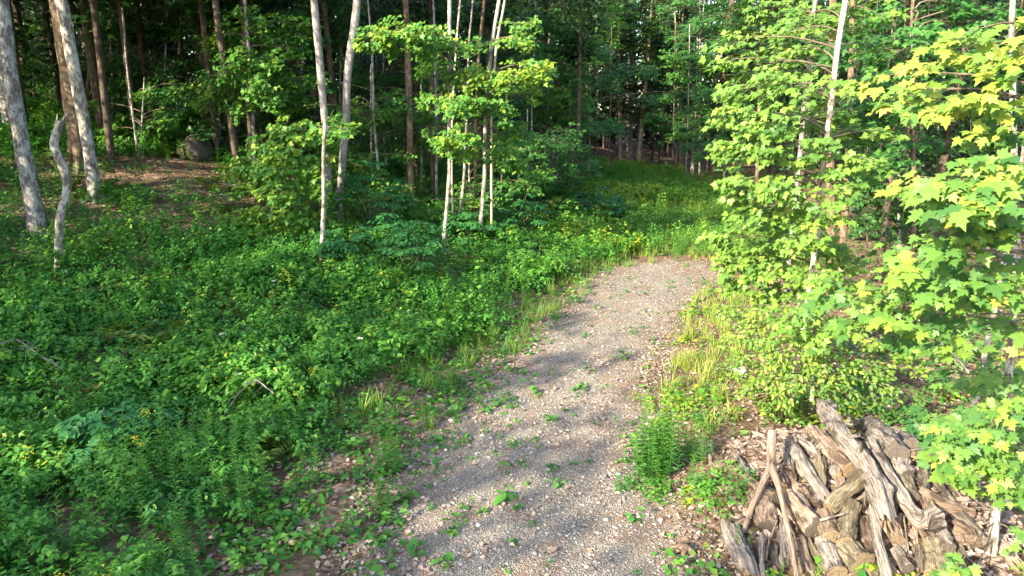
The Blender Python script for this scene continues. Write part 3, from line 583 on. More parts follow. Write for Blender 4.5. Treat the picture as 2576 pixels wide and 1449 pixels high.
tree('beech_shrub', 'spreading sunlit beech bush with small oval leaves behind the log pile', [(2040, 1040), (2045, 960), (2040, 860), (2035, 780)], 9, 5, 'b_birch', Y0=9.9, top=None, leaf=.075, tmpl=OVAL, lm='beech', var=.7, dens=.5, cat='shrub',
     sprays=[(1870, 770, 120, 0), (1940, 790, 150, -.3), (2030, 780, 150, -.2), (1880, 830, 130, -.3), (1960, 850, 160, -.6), (2050, 850, 160, -.5), (2130, 840, 150, -.4), (2220, 860, 150, -.3), (1900, 895, 140, -.5), (1980, 910, 160, -.7), (2070, 915, 160, -.7),
             (2160, 910, 150, -.6), (2250, 920, 130, -.4), (1920, 960, 140, -.6), (2000, 970, 150, -.8), (2090, 970, 150, -.8, .4), (2180, 960, 140, -.6, .4), (2260, 975, 120, -.4, .4), (2150, 1000, 120, -.5, .3), (1960, 1010, 110, -.6), (2290, 900, 90, 0), (1840, 800, 70, 0)])
tree('maple_tree', 'thick tan trunk behind the pale slender trunk, in two stems', [(2095, 625), (2093, 580), (2090, 530), (2088, 400), (2092, 200), (2095, 0)], 24, 18, 'b_brown', Y0=17, crown=None, top=12)
tree('maple_tree', 'brown trunk right of the thick tan one, foot hidden by leaves', [(2116, 690), (2120, 620), (2126, 530), (2134, 400), (2140, 200), (2146, 0)], 18, 14, 'b_brown', Y0=16.2, crown=0, csc=.75)
tree('maple_tree', 'grey trunk high behind the upper leaves of the sunlit maple', [(2018, 330), (2022, 265), (2037, 153), (2047, 15)], 11, 11, 'b_rough', Y0=17, top=12, leaf=.13, lm='maple_sun', var=.4,
     sprays=[(2000, 60, 140), (2070, 30, 120), (1960, 20, 140), (2060, 130, 120), (1990, 180, 100)])
right_bg = [(2250, 40, 150), (2320, 90, 160), (2260, 130, 160), (2400, 60, 160), (2200, 200, 150), (2290, 220, 140), (2430, 160, 150), (2170, 290, 150), (2230, 330, 150), (2200, 260, 140), (2330, 160, 140), (2150, 120, 150), (2380, 10, 150), (2500, 30, 150), (2480, 110, 140)]
tree('maple_tree', 'shaded green maple filling the gap between the sunlit maple and the near leaves', [(2300, 600), (2298, 400), (2296, 200), (2290, 60)], 12, 8, 'b_brown', Y0=13, top=11, leaf=.11, var=.28, dens=.9, sprays=right_bg + [(2260, 380, 140), (2330, 350, 130), (2210, 430, 110)])  # leaf tone darkened to paint in the shade of the gap
tree('maple_tree', 'thin sunlit trunk seen in the dark gap right of the sunlit maple', [(2283, 340), (2282, 310), (2280, 100)], 8, 7, 'b_brown', Y0=26, top=12, leaf=.15, var=.25,
     sprays=[(2230, 470, 130), (2260, 530, 130), (2200, 560, 110), (2300, 480, 120), (2240, 420, 120), (2180, 500, 110)])  # leaves toned dark here too, as painted shade
tree('maple_tree', 'dull thin trunk left of the thin sunlit one in the dark gap', [(2250, 345), (2250, 300), (2250, 80)], 9, 8, 'b_dark', Y0=27, crown=2)
# ---- near right maples (close to the lens)
tree('maple_tree', 'near maple with a white blotched trunk at the lower right corner, leaning right', [(2488, 1449), (2501, 1331), (2512, 1180), (2533, 977), (2546, 860), (2560, 600), (2550, 380), (2546, 153), (2544, 0)], 22, 12, 'b_pale', Y0=5.9, top=9, leaf=.092, tmpl=LEAF0, lm='maple_near', var=.5, dens=.75, sides=16, rough=.05,
     sprays=[(2540, 980, 150, -.6), (2440, 1030, 150, -.7), (2500, 1050, 150, -.9), (2420, 1090, 150, -.9), (2490, 1120, 160, -.8), (2400, 1130, 120, -.7), (2540, 1150, 150, -.6), (2450, 1170, 130, -.9), (2520, 1200, 130, -.8), (2565, 1240, 80, -.7), (2400, 1170, 70, -.9),
             (2420, 1410, 100, -.7), (2450, 1440, 90, -.6), (2560, 1350, 90, -.3), (2530, 1070, 130, -.3), (2470, 960, 120, -.2)])
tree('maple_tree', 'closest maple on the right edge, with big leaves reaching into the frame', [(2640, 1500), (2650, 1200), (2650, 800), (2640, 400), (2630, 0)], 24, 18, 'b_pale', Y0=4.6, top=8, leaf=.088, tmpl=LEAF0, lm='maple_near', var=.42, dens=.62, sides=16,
     sprays=[(2520, 60, 220, -.4, .85), (2440, 110, 190, -.3, .85), (2560, 140, 200, -.5, .85), (2250, 190, 170, .3, .8), (2330, 230, 210, .1, .8), (2420, 260, 220, -.2, .75), (2520, 250, 220, -.4, .8), (2290, 250, 130, .2, .7), (2560, 330, 200, -.2, .4),
             (2450, 420, 230, -.7, .6), (2540, 440, 220, -.7, .6), (2400, 470, 200, -.6, .6), (2480, 500, 240, -.8, .5), (2330, 455, 120, -.2, .7), (2560, 560, 230, -.6, .3), (2450, 570, 210, -.6, .35), (2480, 650, 220, -.5, .35), (2350, 640, 190, -.3, .65),  # shaded part of the cluster painted in with darker leaf tones
             (2280, 640, 120, 0, .65), (2540, 720, 210, -.5, .5), (2420, 720, 200, -.4, .5), (2330, 740, 200, -.2, .5), (2230, 740, 180, 0, .5), (2160, 740, 130, .2, .4), (2250, 790, 160, .1, .45), (2150, 800, 130, .3, .4), (2400, 800, 180, -.2, .45), (2520, 820, 180, -.3, .45), (2330, 830, 150, .1, .45), (2760, 100, 220, 0, .5), (2780, 350, 220, .2, .5), (2760, 600, 220, .1, .4), (2740, 820, 180, .2, .4), (2700, 20, 220, .5, .5), (2720, 480, 200, 1.0, .4)])
tree('maple_sapling', 'dark blotched stem left of the white blotched near trunk', [(2432, 1110), (2442, 1040), (2464, 972), (2476, 890), (2492, 832)], 16, 14, 'b_pale', Y0=7.0, top=6.5, sides=12, leaf=.09, tmpl=LEAF0, lm='maple_near', var=.45, sprays=[(2380, 860, 130, .2), (2300, 860, 110, .4), (2470, 890, 120, .3), (2400, 960, 90, .6), (2540, 930, 110, .4)])
tree('maple_sapling', 'low leafy seedling maple at the right edge behind the logs', [(2360, 1110), (2362, 1060)], 5, 4, 'b_brown', Y0=9.0, top=None, leaf=.09, tmpl=LEAF0, lm='maple_near', var=.2, sides=6, sprays=[(2330, 1085, 120, -.2), (2390, 1060, 120, 0), (2300, 1040, 110, .2), (2380, 1110, 100, -.3)])
# ---- understorey maples in the shade between the named trunks
und = [(420, 60, 29, 'understorey maple at the top left between the slim pale pole and the boulder trunk', 200), (600, 60, 31, 'high understorey maple behind the top of the slender mottled maple', 200), (860, 60, 28, 'understorey maple at the top between the twin grey trunks', 190), (1100, 60, 30, 'understorey maple at the top behind the white mottled maples', 200), (1340, 120, 30, 'understorey maple right of the sunlit sprays at the top', 210), (1480, 160, 38, 'understorey maple above the bank left of the far clearing', 170), (1560, 60, 52, 'high leafy maple behind the conifers', 150), (1700, 130, 50, 'leafy maple high right of the tan conifer', 150), (90, 180, 28, 'understorey maple between the left edge maple and the brown trunk', 140), (860, 430, 25, 'low understorey maple between the twin grey trunks', 150), (470, 300, 27.5, 'low leafy maple just behind the boulder', 150), (1400, 330, 34, 'leafy maple around the broken dead trunk', 130), (1760, 80, 47, 'leafy maple at the top left of the sunlit maple', 140), (1820, 330, 40, 'leafy maple bush at the right end of the far clearing', 120), (560, 330, 27, 'leafy understorey maple right of the boulder', 200), (360, 300, 24.5, 'leafy sapling with dark oval leaves above the sunlit floor left of the boulder', 150), (930, 300, 25, 'understorey maple filling the gap right of the bent grey trunk', 200),
       (760, 160, 27, 'understorey maple seen between the mottled maple and the twin grey trunks', 200), (1060, 300, 27, 'understorey maple behind the straight brown trunk', 180), (1330, 400, 27, 'low understorey maple right of the right white mottled maple', 180),
       (450, 130, 29, 'understorey maple high left of the brown trunk above the boulder', 190), (970, 190, 29, 'understorey maple behind the bright sprays of the left mottled maple', 180), (180, 120, 30, 'dark understorey maple behind the brown sunlit trunk', 170),
       (1180, 440, 25, 'low understorey maple behind the two white mottled maples', 170), (720, 60, 30, 'high understorey maple behind the reddish brown trunk', 190), (280, 160, 30, 'understorey maple behind the slim pale pole', 160), (1260, 500, 24.5, 'broad low maple bush between the white mottled maples and the brush heap', 170), (1740, 300, 47, 'leafy understorey maple at the right of the far clearing', 130),
       (1350, 480, 28, 'drooping maple bush left of the brush heap', 150), (1030, 560, 22.5, 'low maple bush in front of the straight brown trunk', 140)]
for q, (u, v, Yd, lab, sp) in enumerate(und):
    b = at_y(u, v, Yd); gz = float(terrain(b[0], Yd)); dark = q in (1,)
    v0 = project(np.array([b[0], Yd, gz]))[1]
    spr = []
    for k in range(19):
        spr.append((u + rng.normal(0, sp * .42), np.clip(v + rng.normal(0, sp * .38), v - sp, v0 - 15), sp * U(.4, .6), U(-1.5, 1.5), U(.4, .75)))
    tree('maple_sapling', lab, [(u, v0), (u + U(-8, 8), (v0 + v) / 2), (u + U(-10, 10), v - sp * .7)], 6, 3, 'b_pale', Y0=Yd, top=None, sides=7, leaf=.155 if not dark else .13,
         tmpl=LEAF1 if Yd < 25 else LEAF2, lm='beech' if dark else 'maple', sprays=spr if Yd < 26 else [(*q_[:4], q_[4] - .28) for q_ in spr], dens=.95, var=.5)  # distant ones get darker leaf colour standing in for deep shade
# ---- slim dark trunks deep in the woods, each one a tree
zones = [(60, 300, 250, 34, 5, 'behind the leaning whitish grey trunk'), (380, 620, 285, 36, 6, 'in the dark behind the boulder'), (700, 800, 330, 33, 3, 'in the dark left of the twin grey trunks'), (890, 1010, 400, 31, 5, 'in the dark right of the bent grey trunk'),
         (1045, 1110, 400, 32, 3, 'just right of the straight brown trunk'), (1250, 1370, 380, 36, 5, 'in the dark left of the broken dead trunk'), (1490, 1800, 372, 56, 7, 'in the dark beyond the far clearing'), (2180, 2360, 560, 24, 5, 'in the dark gap right of the sunlit maple')]
ords = ['first', 'second', 'third', 'fourth', 'fifth', 'sixth', 'seventh', 'eighth', 'ninth']
for a, b, vb, Yd, n, where in zones:
    us = np.sort(np.linspace(a, b, n) + U(-.3, .3, n) * (b - a) / n)
    for k in range(n):
        w = U(3.5, 8)
        tree('maple_tree', '%s slim trunk from the left %s' % (ords[k], where), [(us[k], vb + U(-8, 8)), (us[k] + U(-5, 5), vb * .6), (us[k] + U(-10, 10) + (us[k] - 1288) * .03, -10)], w, w * .8, ['b_dark', 'b_brown', 'b_pale'][k % 3], Y0=Yd + U(-2, 3), top=12, sides=7, group='slim trunks in the dark woods')

# ------------------------------------------------------------------ the woods all round, one mass
def wspray(g, c, ax, L, Wd, n, size, var):
    ax = nrm(ax); side = nrm(np.cross(UP, ax)); n = max(12, int(n)); m = max(3, n // 7); t = R(m); o = U(-1, 1, m) * (.3 + .7 * np.sin(np.pi * t))
    tip = c + ax * ((t - .5) * L)[:, None] + side * (o * Wd * .5)[:, None]; tip[:, 2] += -.14 * L * t * t - .1 * np.abs(o) * Wd + rng.normal(0, .13 * L, m)
    q = rng.integers(0, m, n); P = tip[q] + rv(n, size * .8) * [1, 1, .6]; D = ax[None] * .4 + rv(n, .8); D[:, 2] -= .3
    leaves(g, RHOMB, P, np.array([0, -.35, .9])[None] + rv(n, .55), D, size * U(.6, 1.2, n), np.clip(var + rng.normal(0, .1, n) + rng.normal(0, .1, m)[q], 0, 1))
def wood_tree(g, gb, x, y, h, zlo, r, n, size, var, tr=.10):
    z0 = float(terrain(x, y)); lean = rng.normal(0, .3, 2)
    tube(gb, [[x, y, z0 - .3], [x + lean[0] * .5, y + lean[1] * .5, z0 + h * .5], [x + lean[0], y + lean[1], z0 + h]], [tr, tr * .8, tr * .2], 7, 8)
    k = max(6, int((h - zlo) * 1.7))
    for q in range(k):
        z = z0 + zlo + (h - zlo) * (q + R()) / k; a = U(0, 6.28); rr = r * U(.5, 1.1) * (1 - .45 * ((z - z0) / h) ** 2)
        ax = np.array([math.cos(a), math.sin(a), 0]); c = np.array([x, y, z]) + ax * rr * .5
        wspray(g, c, ax, rr * 1.25, rr * 1.2, n / k, size, var + rng.normal(0, .1))
gw, gt = Geo(), Geo()
cnt = 0
cells = []
for yy in np.arange(30, 96, 4.2):
    for xx in np.arange(-.82 * yy - 10, .82 * yy + 12, 4.4):
        cells.append((xx + U(-1.7, 1.7), yy + U(-1.7, 1.7)))
for x, y in cells:
    if y < 54 and .10 * y - 2.0 < x < 13.5 + (y - 30) * .12: continue
    if y < 34 and -7 < x < 2: continue
    far = y > 62
    wood_tree(gw, gt, x, y, U(12, 17) + max(0, y - 60) * .22, U(1.0, 2.6) if not far else U(.5, 2), U(1.9, 2.7), 2600 if not far else 1400, .27 if not far else .5, .42)
    cnt += 1
# right side woods nearer, and left side beyond the frame
for x, y in [(14, 16), (17, 20), (13, 22), (18, 25), (22, 24), (16, 28), (21, 30), (12, 27), (25, 29), (13.5, 32), (19, 35), (10.5, 19), (24, 18), (11, 13.5), (15, 12), (20, 14), (28, 22), (9.5, 15.5)]:
    wood_tree(gw, gt, x, y, U(10, 14), U(1.2, 3), 2.3, 2400, .2, .42)
for x, y in [(-21, 27), (-25, 30), (-18, 31), (-13, 32), (-23, 22), (-27, 26), (-30, 30), (-20, 24), (-8, 31), (-16, 27)]:
    wood_tree(gw, gt, x + U(-1, 1), y + U(-1, 1), U(12, 15), U(2.5, 4.5), 2.4, 2200, .24, .4, .17)
for x, y in [(-19, 16), (-21.5, 17), (-22.5, 21.8), (-23.5, 24), (-26, 18), (-27, 21.8), (-10, 28), (-4, 28.5), (-15, 29), (-1, 29.5), (-6.5, 26.5), (-19.5, 26.5), (-17, 24.5), (-14, 26), (-11, 26), (-9, 24), (-20.5, 20.5), (-13, 22.5), (-17.5, 21.5), (3, 31.5), (-3, 26), (1.5, 33.5), (-8.5, 21.5), (-12, 29)]:
    wood_tree(gw, gt, x, y, 13.5, 1.5 if x < -18 else 6.5, 2.5, 2400, .24, .4, .12)
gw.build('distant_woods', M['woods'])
o = bpy.data.objects['distant_woods']; tag(o, 'dark leafy woods closing the view behind the clearing and trees', kind='stuff')
o2 = gt.build('distant_trunks', M['b_dark'], smooth=True); tag(o2, 'mass of dark trunks of the woods behind', kind='stuff')
# trees beside the clearing, left of and behind the camera: they throw the shade over the left slope and the driveway
gw, gt = Geo(), Geo()
def wall_h(y): return 10.0 + (1.2 if y < -2.5 else -.3) + 1.6 * math.sin(y * .9) + .8 * math.sin(y * 2.3 + 1)
for yy in np.arange(-22, 15, 1.75):
    for xo in (0, 3.2):
        x = -15.5 - xo + U(-.7, .7)
        wood_tree(gw, gt, x, yy + U(-.5, .5), wall_h(yy) + xo * .6, 1.0, 1.7, 520, .34, .45, .12)
gw.build('clearing_edge_woods', M['maple']); tag(bpy.data.objects['clearing_edge_woods'], 'leafy woodland edge left of the clearing', kind='stuff')
tag(gt.build('clearing_edge_trunks', M['b_grey'], smooth=True), 'trunks of the woodland edge left of the clearing', kind='stuff')
# ------------------------------------------------------------------ undergrowth (uncountable)
def tmpl_plant(kind):
    """returns (V,T,var,mat) arrays of one small plant"""
    g = Geo()
    if kind == 'maple':
        h = U(.2, .5)
        for k in range(3):
            n = 6; z = h * (.45 + .27 * k); a = np.arange(n) * 1.257 + U(0, 6); d = np.stack([np.cos(a), np.sin(a), 0 * a - .25], -1)
            P = d * U(.05, .14, n)[:, None] * (1.3 - .3 * k); P[:, 2] = z + rng.normal(0, .03, n)
            leaves(g, LEAF2, P, UP[None] + d * .3 + rv(n, .25), d, U(.07, .115, n), np.clip(rng.normal(.45, .1, n), 0, 1))
    if kind == 'sapling':
        h = U(.9, 1.3); g.add([[-.006, 0, 0], [.006, 0, 0], [.003, 0, h], [-.003, 0, h]], Q=[[0, 1, 2, 3]], var=.3)
        for k in range(7):
            n = 7; z = h * (.35 + .1 * k); a = np.arange(n) * .9 + U(0, 6); d = np.stack([np.cos(a), np.sin(a), 0 * a - .3], -1); P = d * (U(.05, .26, n) * (1.25 - .12 * k))[:, None]; P[:, 2] = z + rng.normal(0, .03, n)
            leaves(g, LEAF2, P, UP[None] + d * .35 + rv(n, .25), d, U(.08, .12, n), np.clip(rng.normal(.5, .1, n) + .04 * k, 0, 1))
    if kind == 'bramble':
        for s_ in range(3):
            a = U(0, 6.28); dr = np.array([math.cos(a), math.sin(a), 0]); L = U(.35, .6); H = U(.3, .6)
            n = 11; t = np.linspace(.15, 1, n); base = dr * (t * L * .8)[:, None]; base[:, 2] = H * np.sin(t * 2.0) * 1.05
            for o in (-1, 0, 1):
                sd_ = np.array([-dr[1], dr[0], 0]); d = dr[None] * .7 + sd_ * o * .9 + rv(n, .25); d[:, 2] -= .25
                leaves(g, PLEAF, base + rv(n, .03), UP[None] + d * .25 + rv(n, .25), d, U(.065, .105, n), np.clip(rng.normal(.5, .12, n), 0, 1))
    if kind == 'gold':
        H = U(.55, .95); n = 44; t = np.linspace(.12, 1, n); lean = rng.normal(0, .07, 2)
        a = np.arange(n) * 2.4; d = np.stack([np.cos(a), np.sin(a), .45 + 0 * a - .5 * (1 - t)], -1)
        P = np.stack([lean[0] * t, lean[1] * t, t * H], -1)
        leaves(g, BLADE, P, UP[None] + d * -.5 + rv(n, .2), d, (.15 - .08 * t) * U(.8, 1.2, n), np.clip(.35 + .35 * t + rng.normal(0, .08, n), 0, 1))
        q = np.array([0, 0, 0]); w = .004
        g.add([[-w, 0, 0], [w, 0, 0], [lean[0] + w * .5, lean[1], H], [lean[0] - w * .5, lean[1], H]], Q=[[0, 1, 2, 3]], var=.4)
    if kind == 'grass':
        n = 34; a = U(0, 6.28, n); d = np.stack([np.cos(a) * .4, np.sin(a) * .4, np.ones(n)], -1); P = rv(n, .07); P[:, 2] = 0
        leaves(g, GBL, P, np.stack([np.cos(a), np.sin(a), -.3 + 0 * a], -1) * -1 + rv(n, .2), d + rv(n, .15), U(.2, .5, n), np.clip(rng.normal(.5, .18, n), 0, 1))
    if kind == 'low':
        n = 8; a = U(0, 6.28, n); d = np.stack([np.cos(a), np.sin(a), .25 + 0 * a], -1); P = d * U(0, .05, n)[:, None]; P[:, 2] = U(.01, .08, n)
        leaves(g, RHOMB, P, UP[None] + d * .2 + rv(n, .25), d, U(.035, .075, n), np.clip(rng.normal(.5, .15, n), 0, 1))
    if kind == 'fern':
        for k in range(6):
            a = k * 1.05 + U(0, .4); dr = np.array([math.cos(a), math.sin(a), 0]); sd_ = np.array([-dr[1], dr[0], 0]); L = U(.4, .6); n = 13; t = np.linspace(.12, 1, n)
            b = dr * (t * L)[:, None]; b[:, 2] = .42 * np.sin(t * 2.3)
            for o in (-1, 1): leaves(g, BLADE, b, UP[None] + dr * .5 + rv(n, .08), sd_[None] * o + dr * .35 + rv(n, .05), .24 * np.sin(np.pi * (t * .85 + .12)) + .03, .5)
    V = np.concatenate(g.V); T = np.concatenate(g.T) if g.T else np.zeros((0, 3), int); Qd = np.concatenate(g.Q) if g.Q else np.zeros((0, 4), int)
    return V, T, Qd, np.concatenate(g.var)
def scatter(g, kind, x, y, s, dv, nt_=5, z=None):
    for k in range(nt_):
        V, T, Qd, vr = tmpl_plant(kind); idx = np.arange(k, len(x), nt_); n = len(idx)
        if n == 0: continue
        a = U(0, 6.28, n); X_, Y_, S_ = x[idx], y[idx], s[idx]; c, q = np.cos(a)[:, None], np.sin(a)[:, None]
        P = np.stack([(V[None, :, 0] * c - V[None, :, 1] * q) * S_[:, None] + X_[:, None], (V[None, :, 0] * q + V[None, :, 1] * c) * S_[:, None] + Y_[:, None], V[None, :, 2] * S_[:, None] + terrain(X_, Y_)[:, None]], -1)
        m = len(V); off = (np.arange(n) * m)[:, None, None]
        g.add(P.reshape(-1, 3), T=(T[None] + off).reshape(-1, 3) if len(T) else None, Q=(Qd[None] + off).reshape(-1, 4) if len(Qd) else None,
              var=np.clip(vr[None] + dv[idx][:, None], 0, 1).ravel())
def wedge(n, y0, y1, pw=1.0, m=.80):
    y = y0 + (y1 - y0) * R(n) ** pw; x = U(-1, 1, n) * (m * y + 2.0); return x, y
def thin(x, y, keep): k = R(len(x)) < keep; return x[k], y[k]
def edge(y): return xl(y) - np.interp(y, [4, 6, 8, 10.5, 14, 18.5, 21], [1.2, 1.3, 1.2, 1.6, .7, .5, -.2])
def leftveg(x, y): return np.clip((edge(y) + (fbm(x * 1.3, y * 1.3, 31) - .5) * 1.0 - x) / .5, 0, 1)
def farveg(x, y): return np.clip((y - 20.9 + 3.2 * (fbm(np.asarray(x) * .8, np.asarray(y) * .8, 33) - .5)) / 1.6, 0, 1) * ((x > xl(y) - 3) & (x < xr(y) + 3))
BO = at_h(497, 405)
def bare(x, y):                                    # bare littered patches under the left trees
    d = np.exp(-((x + 11) / 3.2) ** 2 - ((y - 21.5) / 2.4) ** 2) * 1.3 + np.exp(-((x + 8.0) / 1.4) ** 2 - ((y - 19) / 2.2) ** 2) + np.exp(-((x + 11.5) / 2.0) ** 2 - ((y - 17.5) / 1.2) ** 2) * .5
    d = d + 1.5 * np.exp(-((x - BO[0] + .1) / 1.1) ** 2 - ((y - BO[1] + 1.2) / 1.7) ** 2)
    d = d * .85
    return np.clip(1.15 - d * (.6 + .9 * fbm(x * .9, y * .9, 41)), .04, 1)
# maple seedlings and brambles over the left slope
x, y = wedge(46000, 4.2, 48, 1.0, .82)
p = leftveg(x, y) * bare(x, y) * np.interp(y, [5, 8, 10.5, 14, 25, 42], [.14, .30, .85, .95, .7, .35]) * (x > -34)
p = p * (1 - .55 * np.exp(-((edge(y) - x) / 1.1) ** 2)); p = np.maximum(p, farveg(x, y) * .8 * (y > 22) * (x < 11))
p = p * np.clip((vn(x * .75, y * .75, 57) - .05) * 4, .4, 1)
x, y = thin(x, y, p)
cl = fbm(x * .5, y * .5, 51); c2 = vn(x * 1.7, y * 1.7, 52)
far = y > 23
isb = (vn(x * .45 + 9, y * .45, 53) + rng.normal(0, .12, len(x))) > np.interp(y, [6, 14, 20], [.38, .55, .7])
dv = (cl - .5) * .5 + (c2 - .5) * .25 + rng.normal(0, .05, len(x)) + (R(len(x)) > .992) * .4
dv = dv + .20 * farveg(x, y)  # far clearing leaves painted paler to look sunlit
s = (.42 + cl * .8 + .3 * c2) * (1 + (y > 24) * .25)
g = Geo(); scatter(g, 'maple', x[~isb], y[~isb], s[~isb], dv[~isb], 8)
tag(g.build('maple_seedlings', M['cover']), 'carpet of green maple seedlings over the left slope', kind='stuff')
ks = R(len(x)) < .045; g = Geo(); scatter(g, 'sapling', x[ks], y[ks], .6 + .6 * R(ks.sum()), dv[ks] + .06, 6)
tag(g.build('young_saplings', M['cover']), 'taller young saplings standing up out of the undergrowth', kind='stuff')
g = Geo(); scatter(g, 'bramble', x[isb], y[isb], s[isb] * 1.05, dv[isb] + .05, 8)
tag(g.build('bramble_thicket', M['cover']), 'bright green brambles covering the slope left of the driveway', kind='stuff')
# goldenrod: lower left, along the left edge of the drive, far clearing
x, y = wedge(26000, 4.0, 46, .9, .80)
dl = edge(y) - x
pg = np.clip(leftveg(x + .35, y) + leftveg(x, y), 0, 1) * (np.exp(-np.clip(dl - .3, 0, 9) / 1.3) * np.interp(y, [5, 8, 13, 20], [1, .75, .8, .9]) + np.clip((9.6 - y) / 2.2, 0, 1) * (vn(x * .6, y * .6, 61) > .2) * 1.3) * np.interp(y, [5, 10, 20], [1.4, .9, .7])
pg = np.maximum(pg, farveg(x, y) * .35)
pg = np.maximum(pg, leftveg(x, y) * (vn(x * .7, y * .7, 62) > .70) * (y < 16) * .6)
pg = np.maximum(pg, leftveg(x, y) * .09)
x, y = thin(x, y, pg)
dv = (fbm(x * .8, y * .8, 63) - .5) * .6 + rng.normal(0, .06, len(x)) + .10 * (y > 21) + np.where((y > 21) & (x > 6.5), .2, 0)
s = (.6 + .5 * vn(x * .9, y * .9, 64)) * (1 + .1 * (y > 22))
g = Geo(); scatter(g, 'gold', x, y, s, dv, 8)
tag(g.build('goldenrod_growth', M['gold']), 'feathery goldenrod stems along the driveway edge and in the far clearing', kind='stuff')
k = (R(len(x)) < np.where(y < 9, .015, np.where(y > 16, .0008, .003))) & (x < -1.0); xf, yf, sf = x[k], y[k], s[k]; n = len(xf)
g = Geo(); m = 26; P = np.repeat(np.stack([xf, yf, terrain(xf, yf) + .82 * sf], -1), m, 0) + rv(n * m, 1.0) * np.array([.035, .035, .04])
leaves(g, RHOMB, P, rv(n * m), rv(n * m), .024, R(n * m)); tag(g.build('goldenrod_flowers', M['flower']), 'yellow flower plumes on the goldenrod', kind='stuff')
# grass
x, y = wedge(16000, 4.0, 46, .9, .80)
dl = edge(y) - x
pg = np.exp(-np.abs(dl) / .9) * .6 * (y > 9) + farveg(x, y) * .95 * (x > 3.5 + (y - 21) * .15) + np.exp(-((x - xr(y) - .8) / .7) ** 2) * .55 * (y > 9.3) * (vn(x, y, 71) > .3)
inlog = (((x - 3.95) / 1.5) ** 2 + ((y - 7.3) / 1.7) ** 2) < 1
pg = np.where((x > xl(y) + .1) & (x < xr(y) - .25) & (y < 20.5), 0, pg)
x, y = thin(x, y, pg * ~inlog)
g = Geo(); scatter(g, 'grass', x, y, .5 + .6 * R(len(x)), rng.normal(0, .10, len(x)) + .42 * ((x > xr(y) - .3) & (y < 22)) + .30 * (y > 21), 8)  # straw toned right verge; past the gravel, blades painted paler to look sunlit
tag(g.build('grass', M['grass']), 'long thin grass along the verge and beyond the end of the gravel', kind='stuff')
# low weeds on gravel, shoulders and right floor
x, y = wedge(42000, 4.5, 24, 1.2, .80)
ongr = (x > xl(y)) & (x < xr(y)); sh = (x > edge(y) - .5) & (x <= xl(y) + .15)
nz = fbm(x * 1.1, y * 1.1, 81); rs = x > xr(y)
pw = np.where(ongr, (np.clip((nz - .52) * 2.2, .010, .4) * .35 + .25 * np.exp(-(x - xl(y)) / .45) + .15 * np.exp(-(xr(y) - x) / .3)), 0) + np.where(sh, np.clip((nz - .34) * 2.6, .05, .8) * np.clip(.35 + (xl(y) - x) * .8, .3, 1), 0) + np.where(rs, np.clip((nz - .47) * 2.2, 0, .45), 0)
inlog = (((x - 3.95) / 1.35) ** 2 + ((y - 7.3) / 1.6) ** 2) < 1
x, y = thin(x, y, pw * ~inlog)
g = Geo(); scatter(g, 'low', x, y, .8 + 1.4 * R(len(x)) ** 2, rng.normal(0, .12, len(x)) + .08 + .32 * (x > xr(y) - .2), 8)
tag(g.build('low_weeds', M['cover']), 'low green weeds dotted over the gravel and its shoulders', kind='stuff')
# taller weeds, sparse, on shoulders and right side
x, y = wedge(9000, 4.5, 22, 1.1, .80)
sh = (x > edge(y) - .2) & (x <= xl(y) + .3); rs = (x > xr(y) + .1) & ((((x - 3.95) / 1.5) ** 2 + ((y - 7.3) / 1.75) ** 2) > 1)
pw = np.where(sh, .6 * (vn(x * 1.5, y * 1.5, 91) > .45) + .06, 0) + np.where(rs, .2 * (vn(x * 1.3, y * 1.3, 92) > .45), 0)
x, y = thin(x, y, pw)
t = R(len(x)) < .38
g = Geo(); scatter(g, 'maple', x[t], y[t], .45 + .4 * R(t.sum()), rng.normal(.12, .12, t.sum()) + .2 * (x[t] > 1.5), 6)
tag(g.build('shoulder_seedlings', M['cover']), 'small leafy seedlings scattered on the driveway shoulders', kind='stuff')
g = Geo(); scatter(g, 'gold', x[~t], y[~t], .3 + .4 * R((~t).sum()), rng.normal(.1, .1, (~t).sum()), 6)
tag(g.build('shoulder_stems', M['gold']), 'short young goldenrod stems on the driveway shoulders', kind='stuff')
# right woodland floor cover
x, y = wedge(6000, 9, 40, 1.0, .85)
x, y = thin(x, y, ((x > xr(y) + 2.2) & (y > 9.5)) * .55)
g = Geo(); scatter(g, 'maple', x, y, .6 + .6 * R(len(x)), rng.normal(0, .12, len(x)), 6)
tag(g.build('woodland_seedlings', M['cover']), 'seedlings on the woodland floor at the right', kind='stuff')
# ferns
x, y = wedge(900, 8, 24, 1.0, .8); x, y = thin(x, y, leftveg(x, y) * (vn(x * .8, y * .8, 101) > .62) * .6)
g = Geo(); scatter(g, 'fern', x, y, .6 + .5 * R(len(x)), rng.normal(0, .1, len(x)), 4)
tag(g.build('ferns', M['fern']), 'ferns mixed into the undergrowth of the left slope', kind='stuff')
# dry leaves
x, y = wedge(60000, 4.2, 30, 1.3, .85)
sh = (x > edge(y) - 1.0) & (x <= xl(y) + .5); rs = x > xr(y) - .5; lt = (bare(x, y) < .75) & (x < edge(y))
ongr = (x > xl(y)) & (x < xr(y)); pl = np.where(sh, .95 * (fbm(x, y, 111) > .33), 0) + np.where(rs, .8, 0) + np.where(ongr & ~rs, .05 + .35 * (fbm(x * 1.2, y * 1.2, 113) > .56) + .3 * np.exp(-(x - xl(y)) / .5), 0) + np.where(lt, .9, 0)
x, y = thin(x, y, np.clip(pl, 0, 1)); n = len(x)
g = Geo(); leaves(g, RHOMB, np.stack([x, y, terrain(x, y) + .02 + .015 * R(n)], -1), UP[None] + rv(n, .28), rv(n) * np.array([1, 1, .1]), U(.045, .10, n), np.clip(rng.normal(.5, .25, n), 0, 1))
tag(g.build('leaf_litter', M['litter']), 'dry tan and pinkish fallen leaves over the floor and shoulders', kind='stuff')

